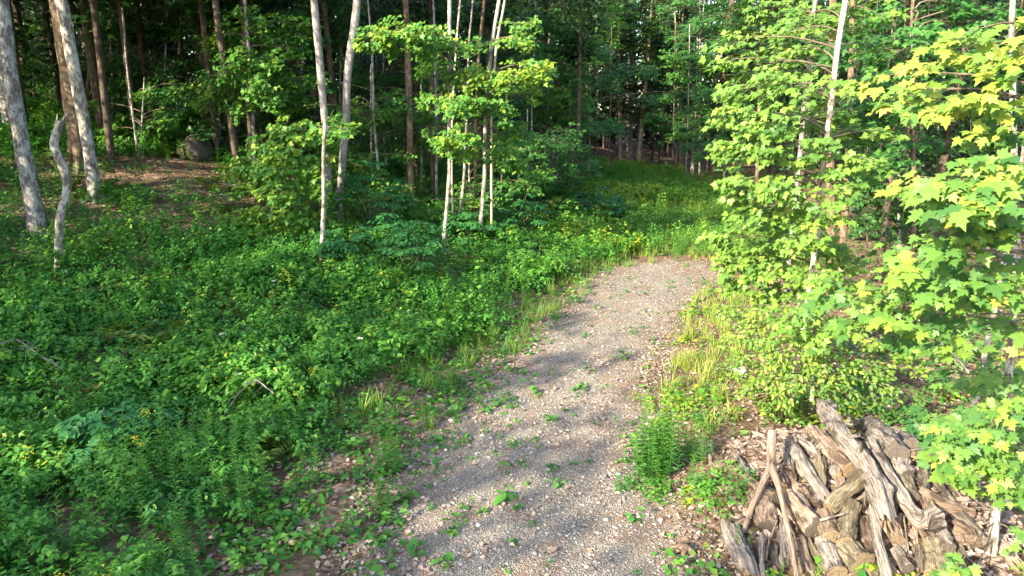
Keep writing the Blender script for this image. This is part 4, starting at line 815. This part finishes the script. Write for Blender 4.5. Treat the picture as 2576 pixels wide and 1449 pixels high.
# ------------------------------------------------------------------ named plants
def plant(name, label, cat, uv, build, mats, h=0, group=None):
    b = at_h(*uv); root = tag(empty(name, b), label, cat, group); g, gs = Geo(), Geo(); build(g, gs, b)
    g.build('foliage', mats[0], root, b)
    if gs.n: gs.build('stems', mats[1], root, b)
    return root
def elder(W_, H_, n, var=.45):
    def f(g, gs, b):
        for k in range(n):
            a = U(0, 6.28); r = math.sqrt(R()) * W_; tip = b + [math.cos(a) * r, math.sin(a) * r, H_ * (1 - .45 * (r / W_) ** 2) * U(.6, 1.05)]
            tube(gs, [b + rv(1, .08)[0] * [1, 1, 0], (b + tip) / 2 + [0, 0, .1], tip], [.01, .004], 4, 4)
            for w_ in range(4):
                aa = a + (w_ - 1.5) * 1.0 + U(-.3, .3); d = np.array([math.cos(aa), math.sin(aa), -.15]); s_ = np.array([-d[1], d[0], 0]); L = U(.22, .34); m = 4; t = np.linspace(.3, .95, m); bb = tip + d * (t * L)[:, None]; bb[:, 2] -= .25 * L * t * t
                for o in (-1, 1): leaves(g, OVAL, bb, UP[None] + d * .35 + rv(m, .15), s_[None] * o + d * .6 + [0, 0, -.25], U(.11, .16, m), np.clip(rng.normal(var, .15, m), 0, 1))
                leaves(g, OVAL, tip + d[None] * L, UP[None] + d * .4 + rv(1, .1), d[None] + [[0, 0, -.3]], .15, var)
    return f
plant('elder_bush', 'wide dark green elder bush with drooping compound leaves in the left foreground', 'shrub', (290, 1165), elder(.62, .85, 26), (M['elder'], M['stem']))
plant('elder_bush', 'large bluish elder bush on the slope in front of the left mottled maple', 'shrub', (1040, 720), elder(.85, 1.7, 34, .6), (M['elder'], M['stem']))
plant('elder_bush', 'dark elder bush right of the slim pale trunk foot', 'shrub', (880, 690), elder(.8, 1.3, 26, .5), (M['elder'], M['stem']))
plant('elder_bush', 'tall dark elder bush behind, below the bent grey trunk', 'shrub', (940, 590), elder(1.2, 2.2, 46, .5), (M['elder'], M['stem']))
plant('elder_bush', 'elder bush between the two white mottled maples at their feet', 'shrub', (1180, 625), elder(.7, 1.2, 22, .55), (M['elder'], M['stem']))
plant('elder_bush', 'dark elder bush right of the brush heap at the clearing edge', 'shrub', (1480, 560), elder(1.4, 1.6, 40, .3), (M['elder'], M['stem']))
plant('elder_bush', 'small dark elder bush at the left margin of the picture, in the slope', 'shrub', (120, 830), elder(.55, .6, 14, .5), (M['elder'], M['stem']))
plant('elder_bush', 'elder bush in dense shade left of the brush heap', 'shrub', (1300, 590), elder(1.2, 1.5, 36, .4), (M['elder'], M['stem']))
plant('elder_bush', 'elder bush under the bushy young maple', 'shrub', (980, 640), elder(.9, 1.3, 26, .4), (M['elder'], M['stem']))
def goldclump(W_, H_, n, dvv=0):
    def f(g, gs, b):
        x = b[0] + rng.normal(0, W_, n); y = b[1] + rng.normal(0, W_, n); scatter(g, 'gold', x, y, np.full(n, H_) * U(.7, 1.2, n), rng.normal(dvv, .05, n), 5)
    return f
plant('goldenrod_clump', 'dense goldenrod clump standing alone on the right shoulder beside the gravel', 'plant', (1655, 1195), goldclump(.13, 1.05, 46, .02), (M['gold'], M['stem']))
plant('goldenrod_clump', 'thin grassy goldenrod tuft behind the dense clump', 'plant', (1745, 1170), goldclump(.09, .75, 12, .1), (M['gold'], M['stem']))
plant('goldenrod_clump', 'narrow goldenrod tuft at the left side of the gravel', 'plant', (985, 1190), goldclump(.07, .75, 12, 0), (M['gold'], M['stem']))
plant('goldenrod_clump', 'small dark goldenrod tuft at the lower left gravel edge', 'plant', (955, 1290), goldclump(.08, .6, 10, 0), (M['gold'], M['stem']))
def seedl(W_, n, s0, dvv):
    def f(g, gs, b):
        x = b[0] + rng.normal(0, W_, n); y = b[1] + rng.normal(0, W_, n); scatter(g, 'maple', x, y, np.full(n, s0) * U(.7, 1.2, n), rng.normal(dvv, .08, n), 5)
    return f
plant('seedling_patch', 'yellow green leafy patch at the foot of the lone goldenrod clump', 'plant', (1645, 1232), seedl(.16, 22, .55, .15), (M['cover'], M['stem']))
plant('seedling_patch', 'yellow sunlit seedlings just above the lone goldenrod clump', 'plant', (1690, 1020), seedl(.28, 24, .7, .45), (M['cover'], M['stem']))
plant('seedling_patch', 'green seedlings right of the lone goldenrod clump', 'plant', (1760, 1070), seedl(.18, 16, .6, .1), (M['cover'], M['stem']))
plant('seedling_patch', 'leafy seedlings left of the log pile near the forked pole', 'plant', (1790, 1270), seedl(.22, 26, .65, .12), (M['cover'], M['stem']))
plant('seedling_patch', 'bright yellow seedlings by the white rock', 'plant', (1800, 960), seedl(.25, 16, .6, .4), (M['cover'], M['stem']))
plant('seedling_patch', 'bright seedling at the far left side of the gravel end', 'plant', (1485, 728), seedl(.2, 10, .7, .35), (M['cover'], M['stem']))
def fernp(g, gs, b): scatter(g, 'fern', np.array([b[0], b[0] + .45]), np.array([b[1], b[1] - .15]), np.array([.9, .7]), np.array([.3, .2]), 2)
plant('fern', 'sunlit fern behind the top of the forked pole', 'fern', (1945, 1060), fernp, (M['fern'], M['stem']))
def burdock(g, gs, b):
    n = 5; a = np.arange(n) * 1.3; d = np.stack([np.cos(a), np.sin(a), .3 + 0 * a], -1); leaves(g, OVAL, np.repeat([b + [0, 0, .08]], n, 0), UP[None] + rv(n, .2), d, U(.13, .2, n) * 1.3, .6)
plant('burdock', 'broad leaved burdock at the left edge of the sunlit gravel', 'plant', (1300, 815), burdock, (M['cover'], M['stem']))
plant('burdock', 'small broad leaved weed standing alone in the gravel foreground', 'plant', (1275, 1258), burdock, (M['cover'], M['stem']))
for (u, v), lab in [((560, 838), 'white flower head in the left slope, upper one'), ((598, 940), 'white flower head low in the left slope above the elder bush'), ((690, 705), 'white flower head highest on the slope, left of the slim pale trunk'), ((905, 850), 'white flower head nearest the driveway')]:
    b = at_h(u, v, .75); root = tag(empty('white_flower', [b[0], b[1], float(terrain(b[0], b[1]))]), lab, 'flower', 'white flower heads in the undergrowth'); org = np.array([b[0], b[1], float(terrain(b[0], b[1]))])
    g = Geo(); n = 40; a = U(0, 6.28, n); r = np.sqrt(R(n)) * .055; P = np.stack([b[0] + r * np.cos(a), b[1] + r * np.sin(a), b[2] - r * .2 + 0 * a], -1); leaves(g, RHOMB, P, UP[None] + rv(n, .2), rv(n), .022, R(n)); g.build('flower_head', M['white'], root, org)
    g = Geo(); tube(g, [org, b], [.004, .002], 4, 4); g.build('stem', M['stem'], root, org)

# ------------------------------------------------------------------ rocks
def rock(name, label, uv, wpx_, hf, mat, sink=.25, asp=1.0):
    b = at_h(*uv); r = wpx(wpx_, b[1]) / 2; n1, n2 = 26, 16; th = np.linspace(0, 2 * np.pi, n1, endpoint=False); ph = np.linspace(-.5 * np.pi, .5 * np.pi, n2)
    Tn, Pn = np.meshgrid(th, ph); d = np.stack([np.cos(Tn) * np.cos(Pn), np.sin(Tn) * np.cos(Pn), np.sin(Pn)], -1); k = rng.integers(0, 99)
    pl = nrm(rng.normal(0, 1, (14, 3))); h = np.min(np.where(d @ pl.T > .15, .80 / np.maximum(d @ pl.T, .15), 9), -1); h = np.minimum(h, 1.12) + .10 * (vn(d[..., 0] * 3 + 5, d[..., 1] * 3 + d[..., 2] * 2, k) - .5)
    V = d * h[..., None] * np.array([r, r * asp, r * hf]) + b + [0, 0, r * hf * (1 - sink) - r * hf * .2]
    i = np.arange(n2 - 1)[:, None] * n1; j = np.arange(n1)[None]; j2 = (j + 1) % n1
    g = Geo(); g.add(V.reshape(-1, 3), Q=np.stack([i + j, i + j2, i + n1 + j2, i + n1 + j], -1).reshape(-1, 4), var=.5)
    return tag(g.build(name, mat, None, b), label, 'rock')
rock('boulder', 'large mossy brown boulder in shade on the left forest floor', (497, 402), 98, .74, M['boulder'])
rock('white_rock', 'bright white rock at the sunlit edge of the right hand bushes', (1862, 938), 38, .55, M['quartz'], asp=.8)
rock('flat_stone', 'flat mossy stone at the bottom edge beside the split grey stump', (1870, 1437), 40, .3, M['boulder'])
# ------------------------------------------------------------------ log pile and dead wood
ZX = lambda p: (1811.2 + p[0] * .3056, 1006.2 + p[1] * .3056)
def log(label, pts, w, h, mat, end='e_grey', name='log', rough=.12, cat='log', caps=True, taper=1.0, conv=ZX, stubs=0, flat=1.0, flare=None, broken=.45):
    uv = [conv(p) for p in pts]; hs = np.interp(np.linspace(0, 1, len(uv)), np.linspace(0, 1, len(h)), h)
    P = np.array([at_h(u, v, hh) for (u, v), hh in zip(uv, hs)])
    sc = .3056 if conv is ZX else 1.0; r = w * sc * P[:, 1].mean() * 1.04 / 1690 / 2
    P0 = P[0].copy(); g = Geo(); root = tag(empty(name, P0), label, cat)
    r = r * 1.12; rr = r * np.linspace(1, taper, 20) * (1 + .07 * np.sin(np.linspace(0, 9, 20) + U(0, 6)) + rng.normal(0, .05, 20))
    if len(P) == 2: P = np.insert(P, 1, P.mean(0) + rv(1, r * .25)[0], 0)
    rough = rough * 1.5
    if flare: rr = rr * np.interp(np.linspace(0, 1, 20), [0, .75, 1], [1, 1, flare])
    L = np.linalg.norm(np.diff(P, axis=0), axis=1).sum()
    Vt, Q_, r_ = tube(g, P, rr, 40, max(24, int(L / .022)), rough=rough, flat=flat, ridges=rough * 1.5)
    brk = rng.random() < broken and 'sawn' not in label and ' end' not in label
    if brk:
        for e, e2 in ((0, 1), (-1, -2)):
            ax = nrm(Q_[e] - Q_[e2]); m = len(Vt[e]); jag = np.abs(vn(np.arange(m) * .55, np.zeros(m) + e * 7.0, rng.integers(0, 99))) ** 2 * r * 2.6; jag[-3:] = jag[:3][::-1]
            Vt[e] += ax[None] * jag[:, None]; Vt[e] = Q_[e] + (Vt[e] - Q_[e]) * (1 - .10 * jag / r)[:, None]
    for k in range(stubs):
        i = int(U(.15, .85) * len(Q_)); d = nrm(rv(1)[0] + [0, -.3, .8]); tube(g, [Q_[i], Q_[i] + d * r * 1.6, Q_[i] + d * r * U(2, 3.4)], [r * .35, r * .18], 7, 4, rough=.1)
    g.build('wood', M[mat], root, P0, smooth=True)
    if caps:
        for e in (0, -1):
            ge = Geo(); ring = Vt[e]; c = ring.mean(0); ax = nrm(Q_[e] - Q_[1 if e == 0 else -2]); m = len(ring)
            rings = [ring + ax * r * .01, c + (ring - c) * .80 - ax * r * (.35 if brk else -.04), c + (ring - c) * .4 - ax * r * (.5 if brk else -.02)]; V = np.vstack(rings + [c[None] - ax * r * (.45 if brk else 0)]); Qd = []
            for a_ in range(2):
                for b_ in range(m): Qd.append([a_ * m + b_, a_ * m + (b_ + 1) % m, (a_ + 1) * m + (b_ + 1) % m, (a_ + 1) * m + b_])
            T = [[2 * m + b_, 2 * m + (b_ + 1) % m, 3 * m] for b_ in range(m)]
            A = nrm(ring[0] - c); B = np.cross(ax, A); bk = np.stack([(V - c) @ A, (V - c) @ B, 0 * V[:, 0]], -1)
            ge.add(V, T=T, Q=Qd, bk=bk); ge.build('cut_end', M[end], root, P0)
    return root
Gp = 'logs in the pile'
L_ = [
 ('longest and thickest grey log lying across the top of the pile', [(860, 60), (1000, 300), (1180, 520), (1290, 720), (1360, 940)], 150, (.40, .30, .36), 'w_grey', 'e_tan', dict(rough=.22, taper=.8, stubs=3, flat=.85)),
 ('long slim log with a flared root end, right beside the thickest log', [(1230, 340), (1400, 620), (1540, 860), (1660, 1000), (1790, 950)], 84, (.26, .24, .30), 'w_grey', 'e_tan', dict(rough=.16, flare=2.0)),
 ('pale flaky barked log at the upper left beside the thickest log', [(740, 250), (900, 410), (1080, 580)], 115, (.16, .14), 'w_tan', 'e_tan', dict(rough=.2)),
 ('pale ragged log running down the middle left to the curved log', [(580, 350), (700, 560), (870, 810)], 84, (.14, .14), 'w_grey', 'e_grey', dict(rough=.22)),
 ('curved bare log bridging the middle of the pile', [(1190, 610), (1100, 700), (980, 790), (900, 890)], 112, (.28, .24), 'w_moss', 'e_tan', dict(rough=.1)),
 ('short barked log with a sawn end pointing down, centre of the pile', [(1090, 860), (1060, 1010), (1045, 1180)], 130, (.18, .20), 'w_moss', 'e_tan', dict()),
 ('rounded stub left of the short barked centre log', [(860, 930), (890, 1050), (920, 1130)], 140, (.16, .20), 'w_brown', 'e_tan', dict()),
 ('thick log with the widest sawn face, at the bottom centre', [(1000, 1180), (1090, 1270), (1180, 1350)], 185, (.12, .16), 'w_moss', 'e_tan', dict()),
 ('slender smooth silver log running down to the bottom edge', [(1260, 920), (1290, 1130), (1330, 1280), (1375, 1449)], 84, (.22, .26, .24), 'w_grey', 'e_grey', dict(rough=.06)),
 ('log seen end on with a round dark sawn face at the upper right', [(1230, 200), (1340, 320), (1440, 440)], 150, (.12, .20), 'w_grey', 'e_grey', dict()),
 ('small dark log end beside the round dark sawn face', [(1500, 300), (1570, 375)], 100, (.10, .14), 'w_grey', 'e_grey', dict()),
 ('short silver log under the round dark sawn face', [(1480, 520), (1540, 620)], 112, (.14, .16), 'w_grey', 'e_grey', dict()),
 ('yellowish log with a cracked end below the short silver log', [(1490, 620), (1560, 790)], 132, (.06, .14), 'w_moss', 'e_grey', dict()),
 ('upright greenish grey slab of bark at the right of the pile', [(1690, 470), (1680, 600), (1680, 720)], 130, (.10, .06), 'w_dark', 'e_grey', dict(flat=.6)),
 ('thin log poking out to the right at the back of the pile', [(1600, 440), (1740, 420), (1870, 405)], 62, (.2, .2), 'w_dark', 'e_tan', dict()),
 ('long dark log at the left foot of the pile under the forked pole', [(-20, 540), (220, 660), (470, 820)], 95, (.06, .16), 'w_brown', 'e_grey', dict(rough=.16)),
 ('wide pale log in front of the rounded stub, left of centre', [(570, 800), (680, 940), (780, 1070)], 165, (.14, .16), 'w_tan', 'e_grey', dict(rough=.2)),
 ('pale bulging log between the two prongs of the forked pole', [(340, 760), (400, 900), (400, 1050)], 170, (.06, .08), 'w_tan', 'e_grey', dict(rough=.24)),
 ('split silver stump at the lower left corner of the pile', [(110, 1090), (170, 1240), (250, 1420)], 145, (.12, .10), 'w_grey', 'e_tan', dict(rough=.26, stubs=1)),
 ('thin upright stick right of the split silver stump', [(345, 1120), (340, 1280), (352, 1449)], 42, (.16, .14), 'w_grey', 'e_tan', dict()),
 ('grey log lying under the right prong of the forked pole', [(530, 1040), (550, 1200), (560, 1350)], 135, (.05, .06), 'w_grey', 'e_grey', dict(rough=.2)),
 ('thick grey log with its sawn face on the bottom edge', [(850, 1180), (910, 1320), (960, 1440)], 175, (.08, .10), 'w_grey', 'e_tan', dict()),
 ('stubby brown log below the flared root log', [(1430, 980), (1460, 1150)], 112, (.10, .14), 'w_brown', 'e_tan', dict()),
 ('short blue grey log with a black end near the bottom', [(1440, 1230), (1550, 1390)], 92, (.12, .14), 'w_grey', 'e_grey', dict()),
 ('grey log with a black end pointing at the near maple trunk', [(1780, 1030), (1880, 1220)], 105, (.12, .20), 'w_grey', 'e_grey', dict()),
 ('log lying outward at the right behind the near leaves', [(1640, 740), (1850, 860), (2080, 930)], 84, (.10, .10), 'w_brown', 'e_grey', dict()),
 ('dark damp log at the far right of the pile', [(1960, 930), (2100, 1080), (2200, 1200)], 84, (.10, .12), 'w_dark', 'e_grey', dict()),
 ('fungus spotted wide log at the bottom right', [(1720, 1180), (1760, 1300), (1770, 1440)], 190, (.06, .10), 'w_moss', 'e_tan', dict(rough=.18)),
 ('small grey log at the upper left outside the forked pole', [(140, 470), (230, 610)], 62, (.06, .10), 'w_grey', 'e_grey', dict()),
 ('tan log at the bottom right corner behind the near trunk', [(2240, 1130), (2420, 1330)], 110, (.05, .10), 'w_tan', 'e_tan', dict()),
 ('orange brown rotten chunk beneath the dark damp log', [(1920, 1080), (2030, 1200)], 190, (.02, .04), 'w_brown', 'e_tan', dict(rough=.25)),
 ('grey knotted root chunk at the upper left of the pile', [(650, 320), (760, 400), (820, 500)], 60, (.14, .12), 'w_grey', 'e_grey', dict(rough=.25, stubs=3)),
 ('brown chunk under the curved log, in the centre left hollow', [(700, 780), (850, 880)], 130, (.02, .04), 'w_brown', 'e_tan', dict(rough=.25)),
 ('long bark strip log at the very top right of the pile', [(1060, 180), (1240, 230), (1420, 290)], 90, (.10, .10), 'w_grey', 'e_tan', dict(rough=.24)),
 ('small pale log in the shade left of the wide pale log', [(560, 640), (660, 740)], 72, (.06, .08), 'w_tan', 'e_grey', dict()),
 ('brown splintered log between the silver log and the wide sawn face', [(1160, 980), (1200, 1120), (1230, 1300)], 90, (.04, .04), 'w_tan', 'e_tan', dict(rough=.25)),
 ('rotten brown log between the stump and the sticks at the bottom', [(620, 1150), (680, 1300), (740, 1449)], 130, (.04, .05), 'w_brown', 'e_tan', dict(rough=.22)),
 ('brown barked log in the hollow right of the silver log', [(1400, 860), (1430, 980)], 110, (.08, .10), 'w_brown', 'e_tan', dict()),
]
for lab, pts, w, h, mt, en, kw in L_:
    o = log(lab, pts, w, h, mt, en, **kw); o['group'] = Gp
kinds = ['rotten plank like chunk', 'splintered grey slab', 'crumbling brown chunk', 'pale bark slab', 'short weathered piece']
places = [(620, 700, 'under the pale ragged log'), (700, 620, 'in the hollow above the curved log'), (960, 520, 'under the pale flaky log'), (1080, 420, 'beside the thickest log near its top'), (1180, 300, 'behind the thickest log'), (1330, 520, 'between the two longest logs'),
          (1420, 700, 'left of the yellowish cracked log'), (1180, 800, 'below the curved log end'), (1340, 1060, 'right of the silver log middle'), (1600, 1100, 'below the flared root end'), (1560, 1000, 'left under the flared root'), (1650, 1290, 'left of the fungus spotted log'),
          (1500, 1200, 'above the blue grey log'), (760, 1180, 'above the thick grey bottom log'), (480, 980, 'behind the right prong lower down'), (300, 900, 'inside the prongs of the forked pole'), (450, 1300, 'between the prong and the bottom stick'), (700, 1380, 'at the bottom left of the sawn faces'),
          (1240, 1390, 'at the bottom right of the widest sawn face'), (1420, 1400, 'at the bottom beside the silver log'), (1880, 1330, 'right of the fungus spotted log'), (2020, 1330, 'in the dark near the blotched trunk'), (560, 480, 'at the upper left by the ragged log'), (820, 640, 'in the centre left hollow'), (1000, 680, 'just above the curved log'), (1720, 900, 'above the flared root end'), (1850, 800, 'right end among the back logs'), (900, 460, 'left of the thickest log middle')]
for q, (zx, zy, wh) in enumerate(places):
    a = U(-.5, .5) + 1.15; l = U(60, 120); o = log('%s %s' % (kinds[q % 5], wh), [(zx - math.cos(a) * l, zy - math.sin(a) * l), (zx + U(-15, 15), zy), (zx + math.cos(a) * l, zy + math.sin(a) * l)], U(70, 130), (U(.02, .06), U(.04, .10)), ['w_brown', 'w_grey', 'w_tan', 'w_dark', 'w_moss'][(q * 3) % 5], 'e_tan', name='wood_chunk', cat='wood chunk', rough=.3, flat=U(.45, .8), taper=U(.5, 1))
    o['group'] = Gp
# forked pole, one thing of two prongs
uvA = [(430, 270), (420, 420), (415, 550), (330, 720), (260, 890), (190, 1090)]; uvB = [(420, 540), (470, 680), (510, 830), (550, 1020), (590, 1220), (630, 1449)]
PA = np.array([at_h(*ZX(p), h) for p, h in zip(uvA, (.55, .5, .45, .34, .22, .06))]); PB = np.array([at_h(*ZX(p), h) for p, h in zip(uvB, (.46, .42, .38, .34, .30, .26))])
g = Geo(); tube(g, PA, [.052, .05, .042, .034, .028, .024], 14, 34, rough=.12, cap=2); tube(g, PB, [.036, .03, .027, .03, .028, .026], 14, 34, rough=.12, cap=2)
tag(g.build('forked_pole', M['w_tan'], None, PA[0], smooth=True), 'pale forked pole standing with two prongs against the left of the pile', 'branch')
def stick(label, pts, w, h=(.05, .05), mat='w_grey', name='branch', br=0, cat='branch', conv=lambda p: p, group=None):
    P = np.array([at_h(*conv(p), hh) for p, hh in zip(pts, np.interp(np.linspace(0, 1, len(pts)), np.linspace(0, 1, len(h)), h))]); r = w * P[:, 1].mean() / 1690 / 2
    g = Geo(); V, Q_, _ = tube(g, P, [r, r * .7, r * .4], 8, 20, rough=.1)
    for k in range(br):
        i = int(U(.2, .9) * len(Q_)); d = nrm(nrm(P[-1] - P[0]) + rv(1, .6)[0] * [1, 1, .5] + [0, 0, .2]); l = U(.3, .9) * np.linalg.norm(P[-1] - P[0]) * .4
        tube(g, [Q_[i], Q_[i] + d * l * .5 + rv(1, .05)[0], Q_[i] + d * l], [r * .5, r * .2], 5, 6)
    return tag(g.build(name, M[mat], None, P[0], smooth=True), label, cat, group)
stick('thin twig lying across the stub left of centre in the pile', [(820, 990), (930, 960), (1040, 930)], 8, (.34, .36), conv=ZX)
stick('thin vertical twig right of the silver log in the pile', [(1510, 960), (1530, 1100), (1555, 1260)], 6, (.16, .14), 'w_moss', conv=ZX)
stick('crooked twigs at the left end of the log pile', [(40, 700), (80, 540), (150, 440)], 5, (.05, .2), 'w_brown', br=4, conv=ZX)
stick('thin brown twig between the silver stick and the forked pole', [(370, 1330), (410, 1150), (470, 990)], 10, (.1, .2), 'w_brown', br=2, conv=ZX)
stick('leaning bare twig above the long dark log', [(240, 460), (380, 400)], 4, (.05, .1), 'w_brown', br=1, conv=ZX)
stick('pale fallen branch left of the young maple, lower one', [(498, 478), (545, 495), (580, 512), (598, 530)], 6, (.25, .15), 'w_tan', br=3)
stick('pale fallen branch left of the young maple, upper one', [(520, 455), (560, 463), (600, 470), (640, 468)], 8, (.3, .3), 'w_tan', br=3)
stick('broken orange brown branch leaning right of the bent grey trunk', [(896, 486), (880, 465), (868, 445)], 6, (.2, 1.0), 'w_tan')
stick('grey dead branch at the left edge lying over the undergrowth', [(-10, 870), (40, 850), (110, 900), (160, 930)], 4, (.8, .7), 'w_grey', br=6)
stick('bare twigs lying in the brambles left of the goldenrod', [(690, 990), (640, 950), (600, 990), (560, 1050)], 4, (.8, .75), 'w_grey', br=7)
stick('long thin bare twig over the slope at the left', [(330, 880), (260, 920), (200, 960)], 3, (.8, .75), 'w_grey', br=4)
stick('weathered log on the ground under the right hand bushes', [(2320, 925), (2360, 935), (2420, 955)], 14, (.1, .1), 'w_tan')
stick('dead branch arching by the blotched stem on the right', [(2465, 975), (2420, 915), (2370, 865), (2340, 825)], 8, (1.3, 1.8), 'w_grey', br=4)
stick('dark log on the floor right of the sunlit maple', [(2330, 900), (2400, 905), (2460, 925)], 12, (.15, .15), 'w_brown', br=4)
def brush(label, uv, n, Rm, H, mat):
    b = at_h(*uv); g = Geo()
    for k in range(n):
        c = b + rv(1)[0] * [Rm * .45, Rm * .45, 0]; c[2] = float(terrain(c[0], c[1])) + H * R() * max(0, 1 - np.hypot(c[0] - b[0], c[1] - b[1]) / Rm); d = nrm(rv(1)[0] * [1, 1, .3]); l = Rm * U(.3, .8)
        tube(g, [c - d * l, c + rv(1, .06)[0], c + d * l], [.006, .016, .004], 5, 6)
    return tag(g.build('brush_heap', M[mat], None, b), label, 'brush heap')
brush('heap of dead brown twigs at the foot of the broken dead trunk', (1400, 500), 150, .9, .9, 'w_brown')
brush('dark twig heap at the left edge of the picture', (10, 1110), 90, .55, .35, 'w_dark')
brush('tangle of dead grey branches at the left edge above the twig heap', (25, 950), 60, .8, .5, 'w_grey')
brush('sunlit brown brush heap under the right hand bushes', (2370, 915), 90, .7, .5, 'w_brown')
brush('thin layer of dead branches on the far bank', (1590, 405), 60, 1.8, .3, 'w_brown')
# small stump in the foreground
b = at_h(1722, 1390); root = tag(empty('tree_stump', b), 'small rotten root stump at the bottom right of the gravel', 'stump'); g = Geo()
tube(g, [b - [0, 0, .1], b + [0, 0, .05], b + [.01, 0, .10]], [.10, .075, .05], 14, 8, rough=.3, cap=True)
for k in range(7):
    a = k * .9 + U(-.2, .2); d = np.array([math.cos(a), math.sin(a), 0]); l = U(.12, .22); tube(g, [b + [0, 0, .08], b + d * l * .6 + [0, 0, .05], b + d * l - [0, 0, .02]], [.035, .012], 7, 6, rough=.2)
g.build('roots', M['w_brown'], root, b, smooth=True)
CHIP = (np.array([(-.12, 0, 0), (.10, .05, .03), (.16, .7, .02), (.02, 1, -.03), (-.14, .8, .02)]), np.array([(0, 1, 2), (0, 2, 4), (4, 2, 3)]))
# bark chips over the pile
n = 2600; a = U(0, 6.28, n); r = np.sqrt(R(n)); x = 3.9 + np.cos(a) * r * 1.5; y = 7.2 + np.sin(a) * r * 1.9
g = Geo(); leaves(g, CHIP, np.stack([x, y, terrain(x, y) + .02 + .03 * R(n)], -1), UP[None] + rv(n, .45), np.array([.4, -1, 0])[None] + rv(n, .8) * [1, 1, .3], U(.06, .20, n), np.clip(rng.normal(.6, .25, n), 0, 1))
leaves(g, RHOMB, np.stack([x[::2] + .1, y[::2], terrain(x[::2], y[::2]) + .05], -1), UP[None] + rv(n // 2, .4), rv(n // 2) * [1, 1, .25], U(.05, .11, n // 2), np.clip(rng.normal(.65, .2, n // 2), 0, 1))
M['chips'] = leafmat('splintered_bark', [(0, (.03, .023, .019)), (.4, (.11, .082, .066)), (.75, (.24, .185, .158)), (1, (.42, .35, .32))], .0, .9, spec=.1)
tag(g.build('bark_chips', M['chips']), 'splinters and bark chips strewn over the soil of the log pile', kind='stuff')
print('objects', len(bpy.data.objects), 'faces', sum(len(m.polygons) for m in bpy.data.meshes))
for o in bpy.data.objects:
    if 'label' in o.keys() and not 4 <= len(o['label'].split()) <= 16: print('LABEL LENGTH', o.name, o['label'])
